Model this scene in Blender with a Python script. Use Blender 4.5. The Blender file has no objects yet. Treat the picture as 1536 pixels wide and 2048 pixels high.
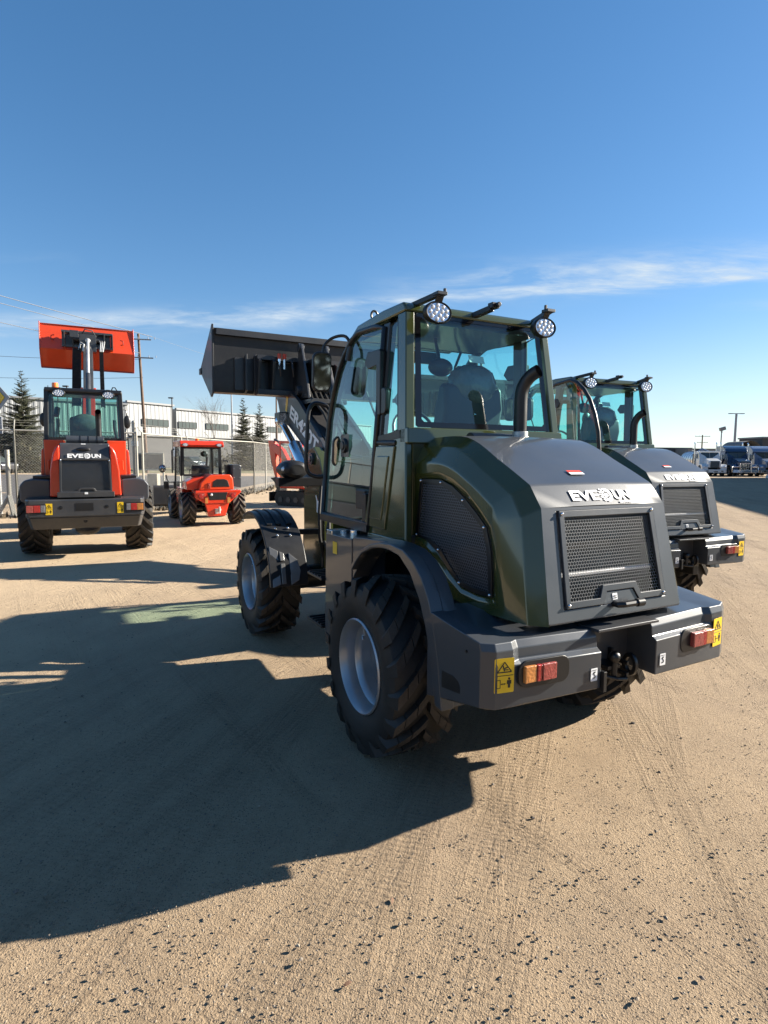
import bpy, bmesh, math, random
from mathutils import Vector, Matrix, Euler
R_ = math.radians
random.seed(7)
S = bpy.context.scene
COL = S.collection
sin, cos, pi = math.sin, math.cos, math.pi

# ------------------------------------------------------------------ mesh builder
class G:
    def __init__(s): s.v = []; s.f = []; s.mi = []; s.cur = 0
    def add(s, vs, fs):
        o = len(s.v); s.v += [tuple(p) for p in vs]
        for f in fs: s.f.append([i + o for i in f]); s.mi.append(s.cur)
        return s
    def box(s, c, d, rot=None):
        x, y, z = d[0] / 2, d[1] / 2, d[2] / 2
        vs = [Vector(p) for p in ((-x, -y, -z), (x, -y, -z), (x, y, -z), (-x, y, -z), (-x, -y, z), (x, -y, z), (x, y, z), (-x, y, z))]
        if rot: m = Euler(rot).to_matrix(); vs = [m @ p for p in vs]
        c = Vector(c)
        return s.add([p + c for p in vs], [(0, 3, 2, 1), (4, 5, 6, 7), (0, 1, 5, 4), (1, 2, 6, 5), (2, 3, 7, 6), (3, 0, 4, 7)])
    def bar(s, p0, p1, w, h, up=(0, 0, 1)):
        p0, p1 = Vector(p0), Vector(p1); d = (p1 - p0).normalized(); up = Vector(up)
        if abs(d.dot(up)) > .98: up = Vector((0, 1, 0))
        a = d.cross(up).normalized(); b = a.cross(d)
        vs = []
        for p in (p0, p1):
            for i, j in ((-1, -1), (1, -1), (1, 1), (-1, 1)): vs.append(p + a * (i * w / 2) + b * (j * h / 2))
        return s.add(vs, [(0, 1, 2, 3), (7, 6, 5, 4), (0, 4, 5, 1), (1, 5, 6, 2), (2, 6, 7, 3), (3, 7, 4, 0)])
    def prism(s, pts, ax, a, b, pts2=None):
        n = len(pts); pts2 = pts2 or pts
        def P(p, t):
            return (t, p[0], p[1]) if ax == 'x' else (p[0], t, p[1]) if ax == 'y' else (p[0], p[1], t)
        vs = [P(p, a) for p in pts] + [P(p, b) for p in pts2]
        fs = [list(range(n)), list(range(2 * n - 1, n - 1, -1))] + [(i, (i + 1) % n, n + (i + 1) % n, n + i) for i in range(n)]
        return s.add(vs, fs)
    def cyl(s, p0, p1, r, r2=None, n=16, cap=True):
        p0, p1 = Vector(p0), Vector(p1); r2 = r if r2 is None else r2
        d = (p1 - p0).normalized(); a = d.cross(Vector((0, 0, 1)) if abs(d.z) < .9 else Vector((1, 0, 0))).normalized(); b = d.cross(a)
        vs = [p + (a * cos(2 * pi * i / n) + b * sin(2 * pi * i / n)) * q for p, q in ((p0, r), (p1, r2)) for i in range(n)]
        fs = [(i, (i + 1) % n, n + (i + 1) % n, n + i) for i in range(n)]
        if cap: fs += [list(range(n - 1, -1, -1)), list(range(n, 2 * n))]
        return s.add(vs, fs)
    def tube(s, pts, r, n=8, closed=False, rr=None, cap=True):
        pts = [Vector(p) for p in pts]; m = len(pts); vs = []
        prev = None
        for i, p in enumerate(pts):
            if closed: t = pts[(i + 1) % m] - pts[i - 1]
            else: t = pts[min(i + 1, m - 1)] - pts[max(i - 1, 0)]
            t.normalize()
            if prev is None:
                a = t.cross(Vector((0, 0, 1)) if abs(t.z) < .9 else Vector((1, 0, 0))).normalized()
            else:
                a = (prev - t * prev.dot(t)).normalized()
            prev = a; b = t.cross(a); q = rr[i] if rr else r
            vs += [p + (a * cos(2 * pi * k / n) + b * sin(2 * pi * k / n)) * q for k in range(n)]
        fs = []
        for i in range(m if closed else m - 1):
            j = (i + 1) % m
            fs += [(i * n + k, i * n + (k + 1) % n, j * n + (k + 1) % n, j * n + k) for k in range(n)]
        if not closed and cap: fs += [list(range(n - 1, -1, -1)), list(range((m - 1) * n, m * n))]
        return s.add(vs, fs)
    def lathe(s, prof, o=(0, 0, 0), ax='x', n=48, close=False):
        vs = []; m = len(prof)
        for r, h in prof:
            for k in range(n):
                t = 2 * pi * k / n; c_, s_ = r * cos(t), r * sin(t)
                vs.append((o[0] + h, o[1] + c_, o[2] + s_) if ax == 'x' else (o[0] + c_, o[1] + h, o[2] + s_) if ax == 'y' else (o[0] + c_, o[1] + s_, o[2] + h))
        fs = []
        for i in range(m if close else m - 1):
            j = (i + 1) % m
            fs += [(i * n + k, i * n + (k + 1) % n, j * n + (k + 1) % n, j * n + k) for k in range(n)]
        return s.add(vs, fs)
    def ball(s, c, r, n=12, m=8):
        if not hasattr(r, '__len__'): r = (r, r, r)
        vs = []
        for i in range(m + 1):
            a = pi * i / m
            for k in range(n):
                b = 2 * pi * k / n
                vs.append((c[0] + r[0] * sin(a) * cos(b), c[1] + r[1] * sin(a) * sin(b), c[2] + r[2] * cos(a)))
        return s.add(vs, [(i * n + k, i * n + (k + 1) % n, (i + 1) * n + (k + 1) % n, (i + 1) * n + k) for i in range(m) for k in range(n)])
    def poly(s, *p): return s.add(p, [list(range(len(p)))])
    def slab(s, pts, t):                      # flat polygon in 3D given thickness t along its normal
        pts = [Vector(p) for p in pts]; n = len(pts)
        nn = Vector((0, 0, 0))
        for i in range(n):
            a, b = pts[i], pts[(i + 1) % n]
            nn += Vector(((a.y - b.y) * (a.z + b.z), (a.z - b.z) * (a.x + b.x), (a.x - b.x) * (a.y + b.y)))
        nn.normalize(); q = [p - nn * t for p in pts]
        return s.add(pts + q, [list(range(n)), list(range(2 * n - 1, n - 1, -1))] + [(i, n + i, n + (i + 1) % n, (i + 1) % n) for i in range(n)])
    def plate(s, pts, off):                   # polygon extruded by a vector
        pts = [Vector(p) for p in pts]; off = Vector(off); n = len(pts)
        return s.add(pts + [p + off for p in pts], [list(range(n)), list(range(2 * n - 1, n - 1, -1))] + [(i, n + i, n + (i + 1) % n, (i + 1) % n) for i in range(n)])
    def mesh(s, name, merge=True, recalc=True):
        me = bpy.data.meshes.new(name); me.from_pydata(s.v, [], s.f)
        me.polygons.foreach_set('material_index', s.mi)
        if merge or recalc:
            bm = bmesh.new(); bm.from_mesh(me)
            if merge: bmesh.ops.remove_doubles(bm, verts=bm.verts, dist=1e-5)
            if recalc: bmesh.ops.recalc_face_normals(bm, faces=bm.faces)
            bm.to_mesh(me); bm.free()
        return me
    def out(s, name, mat, parent=None, bevel=0, smooth=35, seg=2, merge=True, recalc=True, label=None, ba=32):
        me = s.mesh(name, merge, recalc)
        for m in (mat if isinstance(mat, (list, tuple)) else [mat]): me.materials.append(m)
        if smooth:
            me.polygons.foreach_set('use_smooth', [True] * len(me.polygons))
            me.set_sharp_from_angle(angle=R_(smooth))
        o = bpy.data.objects.new(name, me); COL.objects.link(o); o.parent = parent
        if bevel:
            b = o.modifiers.new('b', 'BEVEL'); b.width = bevel; b.segments = seg; b.limit_method = 'ANGLE'; b.angle_limit = R_(ba)
            b.harden_normals = bool(smooth)
        if label: o['label'] = label
        return o

def thing(name, label, cat, loc=(0, 0, 0), rz=0, group=None, kind=None):
    o = bpy.data.objects.new(name, None); COL.objects.link(o); o.location = loc; o.rotation_euler = (0, 0, rz)
    o.empty_display_size = .2
    return tag(o, label, cat, group, kind)
def tag(o, label=None, cat=None, group=None, kind=None):
    if label: o['label'] = label
    if cat: o['category'] = cat
    if group: o['group'] = group
    if kind: o['kind'] = kind
    return o
def studs(name, pts, r, mat, parent):        # one small domed part per point, all sharing one mesh
    g = G(); g.ball((0, 0, 0), r, 10, 6); o = g.out(name, mat, parent); o.location = pts[0]
    for q_ in pts[1:]:
        c = o.copy(); COL.objects.link(c); c.parent = parent; c.location = q_
def kids(o): return [c for c in COL.objects if c.parent is o]
def copy_tree(o, parent=None):
    c = o.copy(); COL.objects.link(c); c.parent = parent
    for ch in kids(o): copy_tree(ch, c)
    return c
def spline(pts, k=5, closed=False):
    pts = [Vector(p) for p in pts]; n = len(pts); out = []
    for i in range(n if closed else n - 1):
        p0 = pts[i - 1] if (closed or i) else pts[0]; p1 = pts[i]; p2 = pts[(i + 1) % n]; p3 = pts[(i + 2) % n] if (closed or i + 2 < n) else p2
        for j in range(k):
            t = j / k; out.append(.5 * ((2 * p1) + (p2 - p0) * t + (2 * p0 - 5 * p1 + 4 * p2 - p3) * t * t + (3 * p1 - p0 - 3 * p2 + p3) * t ** 3))
    if not closed: out.append(pts[-1])
    return out

# ------------------------------------------------------------------ materials
class N:
    def __init__(s, tree): s.t = tree
    def n(s, typ, **k):
        d = s.t.nodes.new(typ)
        for a, b in k.items():
            if a.startswith('i_'):
                key = a[2:]; key = int(key) if key.isdigit() else key.replace('_', ' ')
                d.inputs[key].default_value = b
            else: setattr(d, a, b)
        return d
    def l(s, a, b): s.t.links.new(a, b)
    def math(s, op, a, b=None, c=None, clamp=False):
        d = s.t.nodes.new('ShaderNodeMath'); d.operation = op; d.use_clamp = clamp
        for i, x in enumerate((a, b, c)):
            if x is None: continue
            if isinstance(x, (int, float)): d.inputs[i].default_value = x
            else: s.l(x, d.inputs[i])
        return d.outputs[0]
    def vmath(s, op, a, b=None):
        d = s.t.nodes.new('ShaderNodeVectorMath'); d.operation = op
        for i, x in enumerate((a, b)):
            if x is None: continue
            if isinstance(x, (tuple, list)): d.inputs[i].default_value = x
            else: s.l(x, d.inputs[i])
        return d.outputs['Value'] if op in ('LENGTH', 'DOT_PRODUCT') else d.outputs[0]
    def mix(s, fac, a, b, blend='MIX'):
        d = s.t.nodes.new('ShaderNodeMix'); d.data_type = 'RGBA'; d.blend_type = blend
        for i, x in ((0, fac), (6, a), (7, b)):
            if isinstance(x, (int, float)): d.inputs[i].default_value = x
            elif isinstance(x, (tuple, list)): d.inputs[i].default_value = (*x[:3], 1)
            else: s.l(x, d.inputs[i])
        return d.outputs[2]
    def ramp(s, fac, stops):
        d = s.t.nodes.new('ShaderNodeValToRGB'); e = d.color_ramp.elements
        while len(e) < len(stops): e.new(.5)
        for i, (p, c) in enumerate(stops):
            e[i].position = p; e[i].color = (c, c, c, 1) if isinstance(c, (int, float)) else (*c, 1)
        s.l(fac, d.inputs[0]); return d.outputs[0]
    def noise(s, vec, scale, detail=4, rough=.55, dist=0):
        d = s.n('ShaderNodeTexNoise', i_Scale=scale, i_Detail=detail, i_Roughness=rough, i_Distortion=dist)
        if vec is not None: s.l(vec, d.inputs['Vector'])
        return d.outputs[0]

def newmat(name):
    m = bpy.data.materials.new(name); m.use_nodes = True; t = m.node_tree; t.nodes.clear()
    q = N(t); out = t.nodes.new('ShaderNodeOutputMaterial'); b = t.nodes.new('ShaderNodeBsdfPrincipled')
    q.l(b.outputs[0], out.inputs[0]); return m, q, b, out

def M(name, col, rough=.5, metal=0, coat=0, var=.12, scale=6, bump=0, bscale=150, dust=0, rvar=.12, emit=0, spec=.5):
    m, q, b, out = newmat(name)
    tc = q.n('ShaderNodeTexCoord').outputs['Object']
    nz = q.noise(tc, scale, 5, .6)
    f = q.ramp(nz, [(.3, 0.), (.72, 1.)])
    lo = tuple(c * (1 - var) for c in col); hi = tuple(min(1, c * (1 + var)) for c in col)
    c = q.mix(f, lo, hi)
    if dust:
        nd = q.noise(tc, 2.3, 8, .7)
        dm = q.math('MULTIPLY', q.ramp(nd, [(.42, 0.), (.75, 1.)]), dust)
        c = q.mix(dm, c, (.33, .27, .19))
        q.l(q.math('ADD', q.math('MULTIPLY_ADD', nz, rvar, rough - rvar / 2), q.math('MULTIPLY', dm, .35)), b.inputs['Roughness'])
    else:
        q.l(q.math('MULTIPLY_ADD', nz, rvar, rough - rvar / 2, clamp=True), b.inputs['Roughness'])
    q.l(c, b.inputs['Base Color'])
    b.inputs['Metallic'].default_value = metal; b.inputs['Coat Weight'].default_value = coat; b.inputs['Coat Roughness'].default_value = .06
    b.inputs['Specular IOR Level'].default_value = spec
    if emit:
        q.l(c, b.inputs['Emission Color']); b.inputs['Emission Strength'].default_value = emit
    if bump:
        bp = q.n('ShaderNodeBump', i_Strength=bump, i_Distance=.01)
        q.l(q.noise(tc, bscale, 3), bp.inputs['Height']); q.l(bp.outputs[0], b.inputs['Normal'])
    return m

def glass(name, tint, dirt=.03, gl=1.0, refl=1.0):
    m, q, b, out = newmat(name); q.t.nodes.remove(b)
    tr = q.n('ShaderNodeBsdfTransparent', i_Color=(*tint, 1)); gz = q.n('ShaderNodeBsdfGlossy', i_Roughness=.004, i_Color=(gl, gl, gl, 1))
    df = q.n('ShaderNodeBsdfDiffuse', i_Color=(.5, .47, .42, 1))
    ge = q.n('ShaderNodeNewGeometry'); cosv = q.math('ABSOLUTE', q.vmath('DOT_PRODUCT', ge.outputs['Normal'], ge.outputs['Incoming']))
    fr = q.math('MULTIPLY_ADD', q.math('POWER', q.math('SUBTRACT', 1., cosv, clamp=True), 5.), .96, .045)
    fac = q.math('MULTIPLY', fr, refl * 1.7, clamp=True)
    mx = q.n('ShaderNodeMixShader'); q.l(fac, mx.inputs[0]); q.l(tr.outputs[0], mx.inputs[1]); q.l(gz.outputs[0], mx.inputs[2])
    tc = q.n('ShaderNodeTexCoord').outputs['Object']
    dm = q.math('MULTIPLY', q.ramp(q.noise(tc, 5, 6, .7), [(.35, .2), (.75, 1.)]), dirt)
    m2 = q.n('ShaderNodeMixShader'); q.l(dm, m2.inputs[0]); q.l(mx.outputs[0], m2.inputs[1]); q.l(df.outputs[0], m2.inputs[2])
    q.l(m2.outputs[0], out.inputs[0]); return m

def perforated(name, col, plane='xz', pitch=.0155, rad=.40, rough=.45, metal=.3):
    """sheet metal punched with round holes in a hexagonal grid"""
    m, q, b, out = newmat(name)
    b.inputs['Base Color'].default_value = (*col, 1); b.inputs['Roughness'].default_value = rough; b.inputs['Metallic'].default_value = metal
    sp = q.n('ShaderNodeSeparateXYZ'); q.l(q.n('ShaderNodeTexCoord').outputs['Object'], sp.inputs[0])
    u = q.math('DIVIDE', sp.outputs['XYZ'.index(plane[0].upper())], pitch); v = q.math('DIVIDE', sp.outputs['XYZ'.index(plane[1].upper())], pitch * 1.732)
    def cell(a, c, off):
        fu = q.math('SUBTRACT', q.math('FRACT', q.math('ADD', a, 100 + off)), .5); fv = q.math('MULTIPLY', q.math('SUBTRACT', q.math('FRACT', q.math('ADD', c, 100 + off)), .5), 1.732)
        return q.math('SQRT', q.math('ADD', q.math('MULTIPLY', fu, fu), q.math('MULTIPLY', fv, fv)))
    d = q.math('MINIMUM', cell(u, v, 0.), cell(u, v, .5))
    hole = q.math('GREATER_THAN', d, rad)
    q.l(hole, b.inputs['Alpha']); return m
MT = {}
MT['olive'] = M('olive_paint', (.044, .053, .015), .16, 0, .7, .06, 3, .012, 40, rvar=.05)
MT['grey'] = M('grey_paint', (.045, .051, .060), .38, .1, .45, .08, 3, .03, 260, dust=.03, spec=.4)
MT['dkgrey'] = M('dark_grey_paint', (.036, .039, .045), .36, .1, .3, .1, 4, .04, 200, dust=.12)
MT['black'] = M('black_paint', (.008, .008, .009), .4, 0, .1, .2, 6)
MT['plastic'] = M('black_plastic', (.011, .0115, .013), .4, 0, 0, .2, 10, .05, 200)
MT['bucketpaint'] = M('bucket_paint', (.017, .018, .022), .42, 0, .1, .2, 3, .05, 80, dust=.08)
MT['rubber'] = M('tyre_rubber', (.0095, .009, .0085), .62, 0, 0, .25, 9, .12, 120, dust=.05)
MT['lug'] = M('dusty_tread', (.032, .025, .019), .8, 0, 0, .5, 7, .15, 120, dust=.15)
MT['luglight'] = M('dry_dusty_tread', (.09, .074, .058), .85, 0, 0, .3, 7, .15, 120)
MT['sheenplate'] = M('tread_plate_sheen', (.13, .13, .13), .2, 0, .4, .1, 9)  # grey lightened to stand for bright ground mirrored in flat plastic
MT['border'] = M('window_border_black', (.005, .005, .006), .12, 0, 0, .1, 6, rvar=.04)
MT['slats'] = M('dark_green_slats', (.010, .014, .012), .7)
MT['seat'] = M('seat_vinyl', (.02, .02, .022), .5, 0, 0, .2, 9)
MT['bag'] = M('plastic_bag', (.10, .105, .105), .2, 0, .2, .2, 20, .5, 30)
MT['silver'] = M('silver_rim', (.37, .385, .405), .34, .6, 0, .08, 5)
MT['chrome'] = M('chrome_steel', (.75, .77, .8), .14, 1, 0, .05, 8)
MT['steel'] = M('galvanised_steel', (.5, .51, .5), .45, .6, 0, .2, 9)
MT['rail'] = M('bright_rail', (.8, .8, .8), .3, .3, 0, .1, 9)
MT['radiator'] = M('radiator_core', (.12, .12, .12), .5, .5, 0, .2, 12)
MT['white'] = M('white_lettering', (.8, .8, .8), .45, 0, 0, .03, 9)
MT['yellow'] = M('yellow_sticker', (.75, .48, .015), .4, 0, 0, .04, 9)
MT['ink'] = M('black_ink', (.015, .013, .01), .5, 0, 0, .1, 9)
MT['redsticker'] = M('red_sticker', (.62, .06, .02), .4)
MT['amberlens'] = M('amber_lens', (.48, .19, .05), .25, 0, .5, .25, 60, .3, 90)
MT['pinklens'] = M('faded_red_lens', (.30, .06, .05), .25, 0, .4, .25, 60, .3, 90)
MT['greylens'] = M('grey_lens', (.16, .16, .17), .2, 0, .4, .25, 60, .3, 90)
MT['redlens'] = M('red_lens', (.34, .02, .018), .2, 0, .5, .25, 60, .3, 90)
MT['clearlens'] = M('clear_lens', (.6, .62, .66), .15, .3, .6, .3, 60)
MT['led'] = M('led_reflector', (.55, .6, .72), .18, .65, .4, .35, 55)
MT['mirror'] = M('mirror_glass', (.38, .40, .41), .03, 1, 0, .02, 9)
MT['glass'] = glass('tinted_cab_glass', (.60, .93, .90), .012)
MT['glassr'] = glass('rear_cab_glass', (.60, .93, .91), .012, 1., .9)
MT['glassg'] = glass('green_cab_glass', (.55, .80, .74), .025, 1., .8)
MT['clear'] = glass('clear_window_glass', (.8, .85, .86), .03)
MT['perf_xz'] = perforated('perforated_rear', (.11, .115, .12), 'xz', .0178, .43)
MT['perf_yz'] = perforated('perforated_side', (.12, .13, .15), 'yz', .0178, .40)
MT['perf_tight'] = perforated('perforated_fine', (.05, .052, .055), 'xz', .022, .40)
MT['red'] = M('red_paint', (.58, .036, .011), .25, 0, .6, .05, 3, .02, 60)
MT['redorange'] = M('orange_red_paint', (.64, .058, .013), .3, 0, .45, .06, 3, .02, 60)
MT['dullred'] = M('dull_red_paint', (.26, .02, .01), .5, 0, .1, .15, 5)
MT['fencemetal'] = M('galvanised_wire', (.27, .265, .25), .55, .4, 0, .12, 4)
MT['fencepost'] = M('pale_fence_pipe', (.36, .345, .30), .5, .2, 0, .12, 6)
MT['wood'] = M('weathered_pole_wood', (.11, .07, .048), .8, 0, 0, .3, 5, .4, 40)
MT['concrete'] = M('concrete', (.26, .25, .23), .85, 0, 0, .15, 5, .3, 50)
MT['asphalt'] = M('asphalt', (.105, .096, .088), .85, 0, 0, .2, 1.2, .3, 60)
MT['polegrey'] = M('painted_pole', (.24, .25, .27), .45, .3)
MT['poledark'] = M('dark_pole', (.03, .03, .035), .5)
MT['needles'] = M('spruce_needles', (.058, .062, .034), .75, 0, 0, .5, .8)
MT['bark'] = M('spruce_bark', (.05, .04, .03), .85, 0, 0, .3, 6, .4, 30)
MT['twig'] = M('bare_twigs', (.11, .085, .07), .8, 0, 0, .2, 6)
MT['drygrass'] = M('dry_grass', (.165, .15, .07), .9, 0, 0, .35, .7)
MT['cladding'] = M('white_corrugated_cladding', (.225, .232, .24), .5, .1, 0, .05, .4)
MT['basewall'] = M('grey_base_wall', (.055, .057, .06), .75, 0, 0, .2, .3)
MT['winglass'] = M('dark_window', (.055, .066, .064), .12, 0, .3, .25, .35)
MT['trim'] = M('grey_roof_trim', (.17, .176, .185), .5)
MT['truckwhite'] = M('white_truck_paint', (.62, .63, .64), .25, 0, .5, .06, 1)
MT['truckblue'] = M('navy_truck_paint', (.014, .038, .09), .25, 0, .6, .15, 1)
MT['trucksteel'] = M('truck_blue_silver', (.17, .22, .32), .3, .3, .4, .1, 1)
MT['tank'] = M('polished_tank', (.6, .64, .68), .25, .8, 0, .1, 1)
MT['leaf'] = M('dry_leaf', (.13, .065, .035), .8, 0, 0, .3, 30)
MT['hillside'] = M('far_trees', (.075, .08, .07), .9, 0, 0, .4, .03)
MT['farbuild'] = M('far_building', (.18, .175, .165), .8, 0, 0, .15, .2)
MT['wire'] = M('power_cable', (.5, .5, .5), .4, .3)
MT['wiredark'] = M('dark_cable', (.16, .17, .19), .5)
MT['beige'] = M('beige_paint', (.34, .32, .25), .6)
MT['rust'] = M('rusty_steel', (.12, .06, .035), .8, .2, 0, .3, 12)
MT['orangebeacon'] = M('orange_beacon', (.8, .17, .02), .25, 0, .5, .1, 30)
MT['hivis'] = M('lime_barrel', (.35, .6, .05), .5)

def text_mesh(s, size, bold=.0, shear=0., space=1.0):
    cu = bpy.data.curves.new('t', 'FONT'); cu.body = s; cu.size = size; cu.offset = bold; cu.shear = shear; cu.extrude = .0007; cu.space_character = space
    o = bpy.data.objects.new('t', cu); COL.objects.link(o); bpy.context.view_layer.update()
    me = bpy.data.meshes.new_from_object(o.evaluated_get(bpy.context.evaluated_depsgraph_get()))
    bpy.data.objects.remove(o); bpy.data.curves.remove(cu)
    xs = [v.co.x for v in me.vertices]; ys = [v.co.y for v in me.vertices]
    for v in me.vertices: v.co.x -= min(xs); v.co.y -= min(ys)
    return me, max(xs) - min(xs), max(ys) - min(ys)
def frame(o, u, v):
    u = Vector(u).normalized(); v = Vector(v); v = (v - u * v.dot(u)).normalized(); w = u.cross(v)
    m = Matrix((u, v, w)).transposed().to_4x4(); m.translation = Vector(o); return m
def place_text(name, s, h, width, o, u, v, mat, parent, bold=.02, shear=0., lift=.002):
    me, w, hh = text_mesh(s, 1., bold, shear)
    m = frame(o, u, v); sx = width / w; sy = h / hh
    me.transform(Matrix.Diagonal((sx, sy, 1, 1))); me.transform(Matrix.Translation((0, 0, lift))); me.transform(m)
    me.materials.clear(); me.materials.append(mat)
    ob = bpy.data.objects.new(name, me); COL.objects.link(ob); ob.parent = parent; return ob
def flat_shapes(name, polys, o, u, v, mat, parent, lift=.002, th=.001, label=None):
    m = frame(o, u, v); g = G()
    for p in polys: g.slab([m @ Vector((a, b, lift)) for a, b in p], th)
    return g.out(name, mat, parent, 0, 0, label=label)
def ring2(cx, cy, r0, r1, a0, a1, n=16):
    out = []
    for i in range(n):
        t0 = a0 + (a1 - a0) * i / n; t1 = a0 + (a1 - a0) * (i + 1) / n
        out.append([(cx + r * cos(t), cy + r * sin(t)) for r, t in ((r0, t0), (r1, t0), (r1, t1), (r0, t1))])
    return out
def rrect(w, h, r, n=4, cx=0, cy=0):
    p = []
    for sx, sy, a in ((1, 1, 0), (-1, 1, pi / 2), (-1, -1, pi), (1, -1, 1.5 * pi)):
        for i in range(n + 1):
            t = a + pi / 2 * i / n
            p.append((cx + sx * (w / 2 - r) + r * cos(t), cy + sy * (h / 2 - r) + r * sin(t)))
    return p
def logo(o, u, v, W, H, parent, strap=True):
    """EVE + tyre-shaped R + UN, with a small strapline bar lettering, on a plane"""
    k = W
    u_, v_ = Vector(u).normalized(), Vector(v); v_ = (v_ - u_ * v_.dot(u_)).normalized(); O = Vector(o)
    place_text('lettering', 'EVE', H, .47 * k, O, u_, v_, MT['white'], parent, .03)
    place_text('lettering', 'UN', H, .285 * k, O + u_ * (.715 * k), u_, v_, MT['white'], parent, .03)
    cx, cy, r = .588 * k, .5 * H, .72 * H
    P = ring2(cx + .05 * r, cy, .50 * r, .92 * r, -1.75, 1.75, 18) + ring2(cx + .10 * r, cy, .10 * r, .27 * r, 0, 2 * pi, 12)
    for i in range(5):
        y0 = cy + r * (.80 - .36 * i); dx = r * (1.0 - .3 * (abs(i - 2) / 2) ** 2)
        P.append([(cx - dx, y0 - .05 * r), (cx - .45 * r, y0 - .22 * r), (cx - .12 * r, y0 - .10 * r), (cx - .14 * r, y0 + .06 * r), (cx - .45 * r, y0 - .02 * r), (cx - dx, y0 + .13 * r)])
    flat_shapes('emblem', P, O, u_, v_, MT['white'], parent)
    if strap: place_text('strapline', 'MACHINERY', .20 * H, .23 * k, O + u_ * (.76 * k) - v_ * (.34 * H), u_, v_, MT['white'], parent, .03)
def warning(o, u, v, w, h, parent, lift=.002):
    """yellow crush-hazard sticker: triangle pictogram above, keep-distance figure below"""
    st = flat_shapes('warning_sticker', [rrect(w, h, .06 * w, 3, w / 2, h / 2)], o, u, v, MT['yellow'], parent, lift)
    b = []
    def ln(x0, y0, x1, y1, t):
        d = Vector((x1 - x0, y1 - y0)).normalized(); n = Vector((-d.y, d.x)) * t / 2
        b.append([(x0 - n.x, y0 - n.y), (x1 - n.x, y1 - n.y), (x1 + n.x, y1 + n.y), (x0 + n.x, y0 + n.y)])
    t = .035 * w; X = lambda a: a * w; Y = lambda a: a * h
    for a, c in (((.14, .60), (.86, .60)), ((.86, .60), (.5, .89)), ((.5, .89), (.14, .60))): ln(X(a[0]), Y(a[1]), X(c[0]), Y(c[1]), t * 1.5)
    ln(X(.42), Y(.80), X(.5), Y(.63), t * 1.6); ln(X(.48), Y(.70), X(.66), Y(.74), t * 1.6); ln(X(.5), Y(.67), X(.7), Y(.66), t * 1.2)
    ln(X(.04), Y(.5), X(.96), Y(.5), t * .8)
    for a, c in (((.1, .15), (.3, .15)), ((.3, .15), (.3, .38)), ((.3, .38), (.1, .38)), ((.1, .38), (.1, .15))): ln(X(a[0]), Y(a[1]), X(c[0]), Y(c[1]), t * .8)
    ln(X(.34), Y(.26), X(.56), Y(.26), t); b.append([(X(.33), Y(.26)), (X(.40), Y(.235)), (X(.40), Y(.285))]); b.append([(X(.58), Y(.26)), (X(.51), Y(.285)), (X(.51), Y(.235))])
    b.append([(X(.64), Y(.36)), (X(.64), Y(.25)), (X(.69), Y(.25)), (X(.69), Y(.14)), (X(.81), Y(.14)), (X(.81), Y(.25)), (X(.86), Y(.25)), (X(.86), Y(.36))])
    b.append([(X(.75) + .06 * w * cos(i), Y(.405) + .06 * w * sin(i)) for i in [k * .785 for k in range(8)]])
    flat_shapes('pictogram', b, o, u, v, MT['ink'], st, lift + .0012)
    return st

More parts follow.
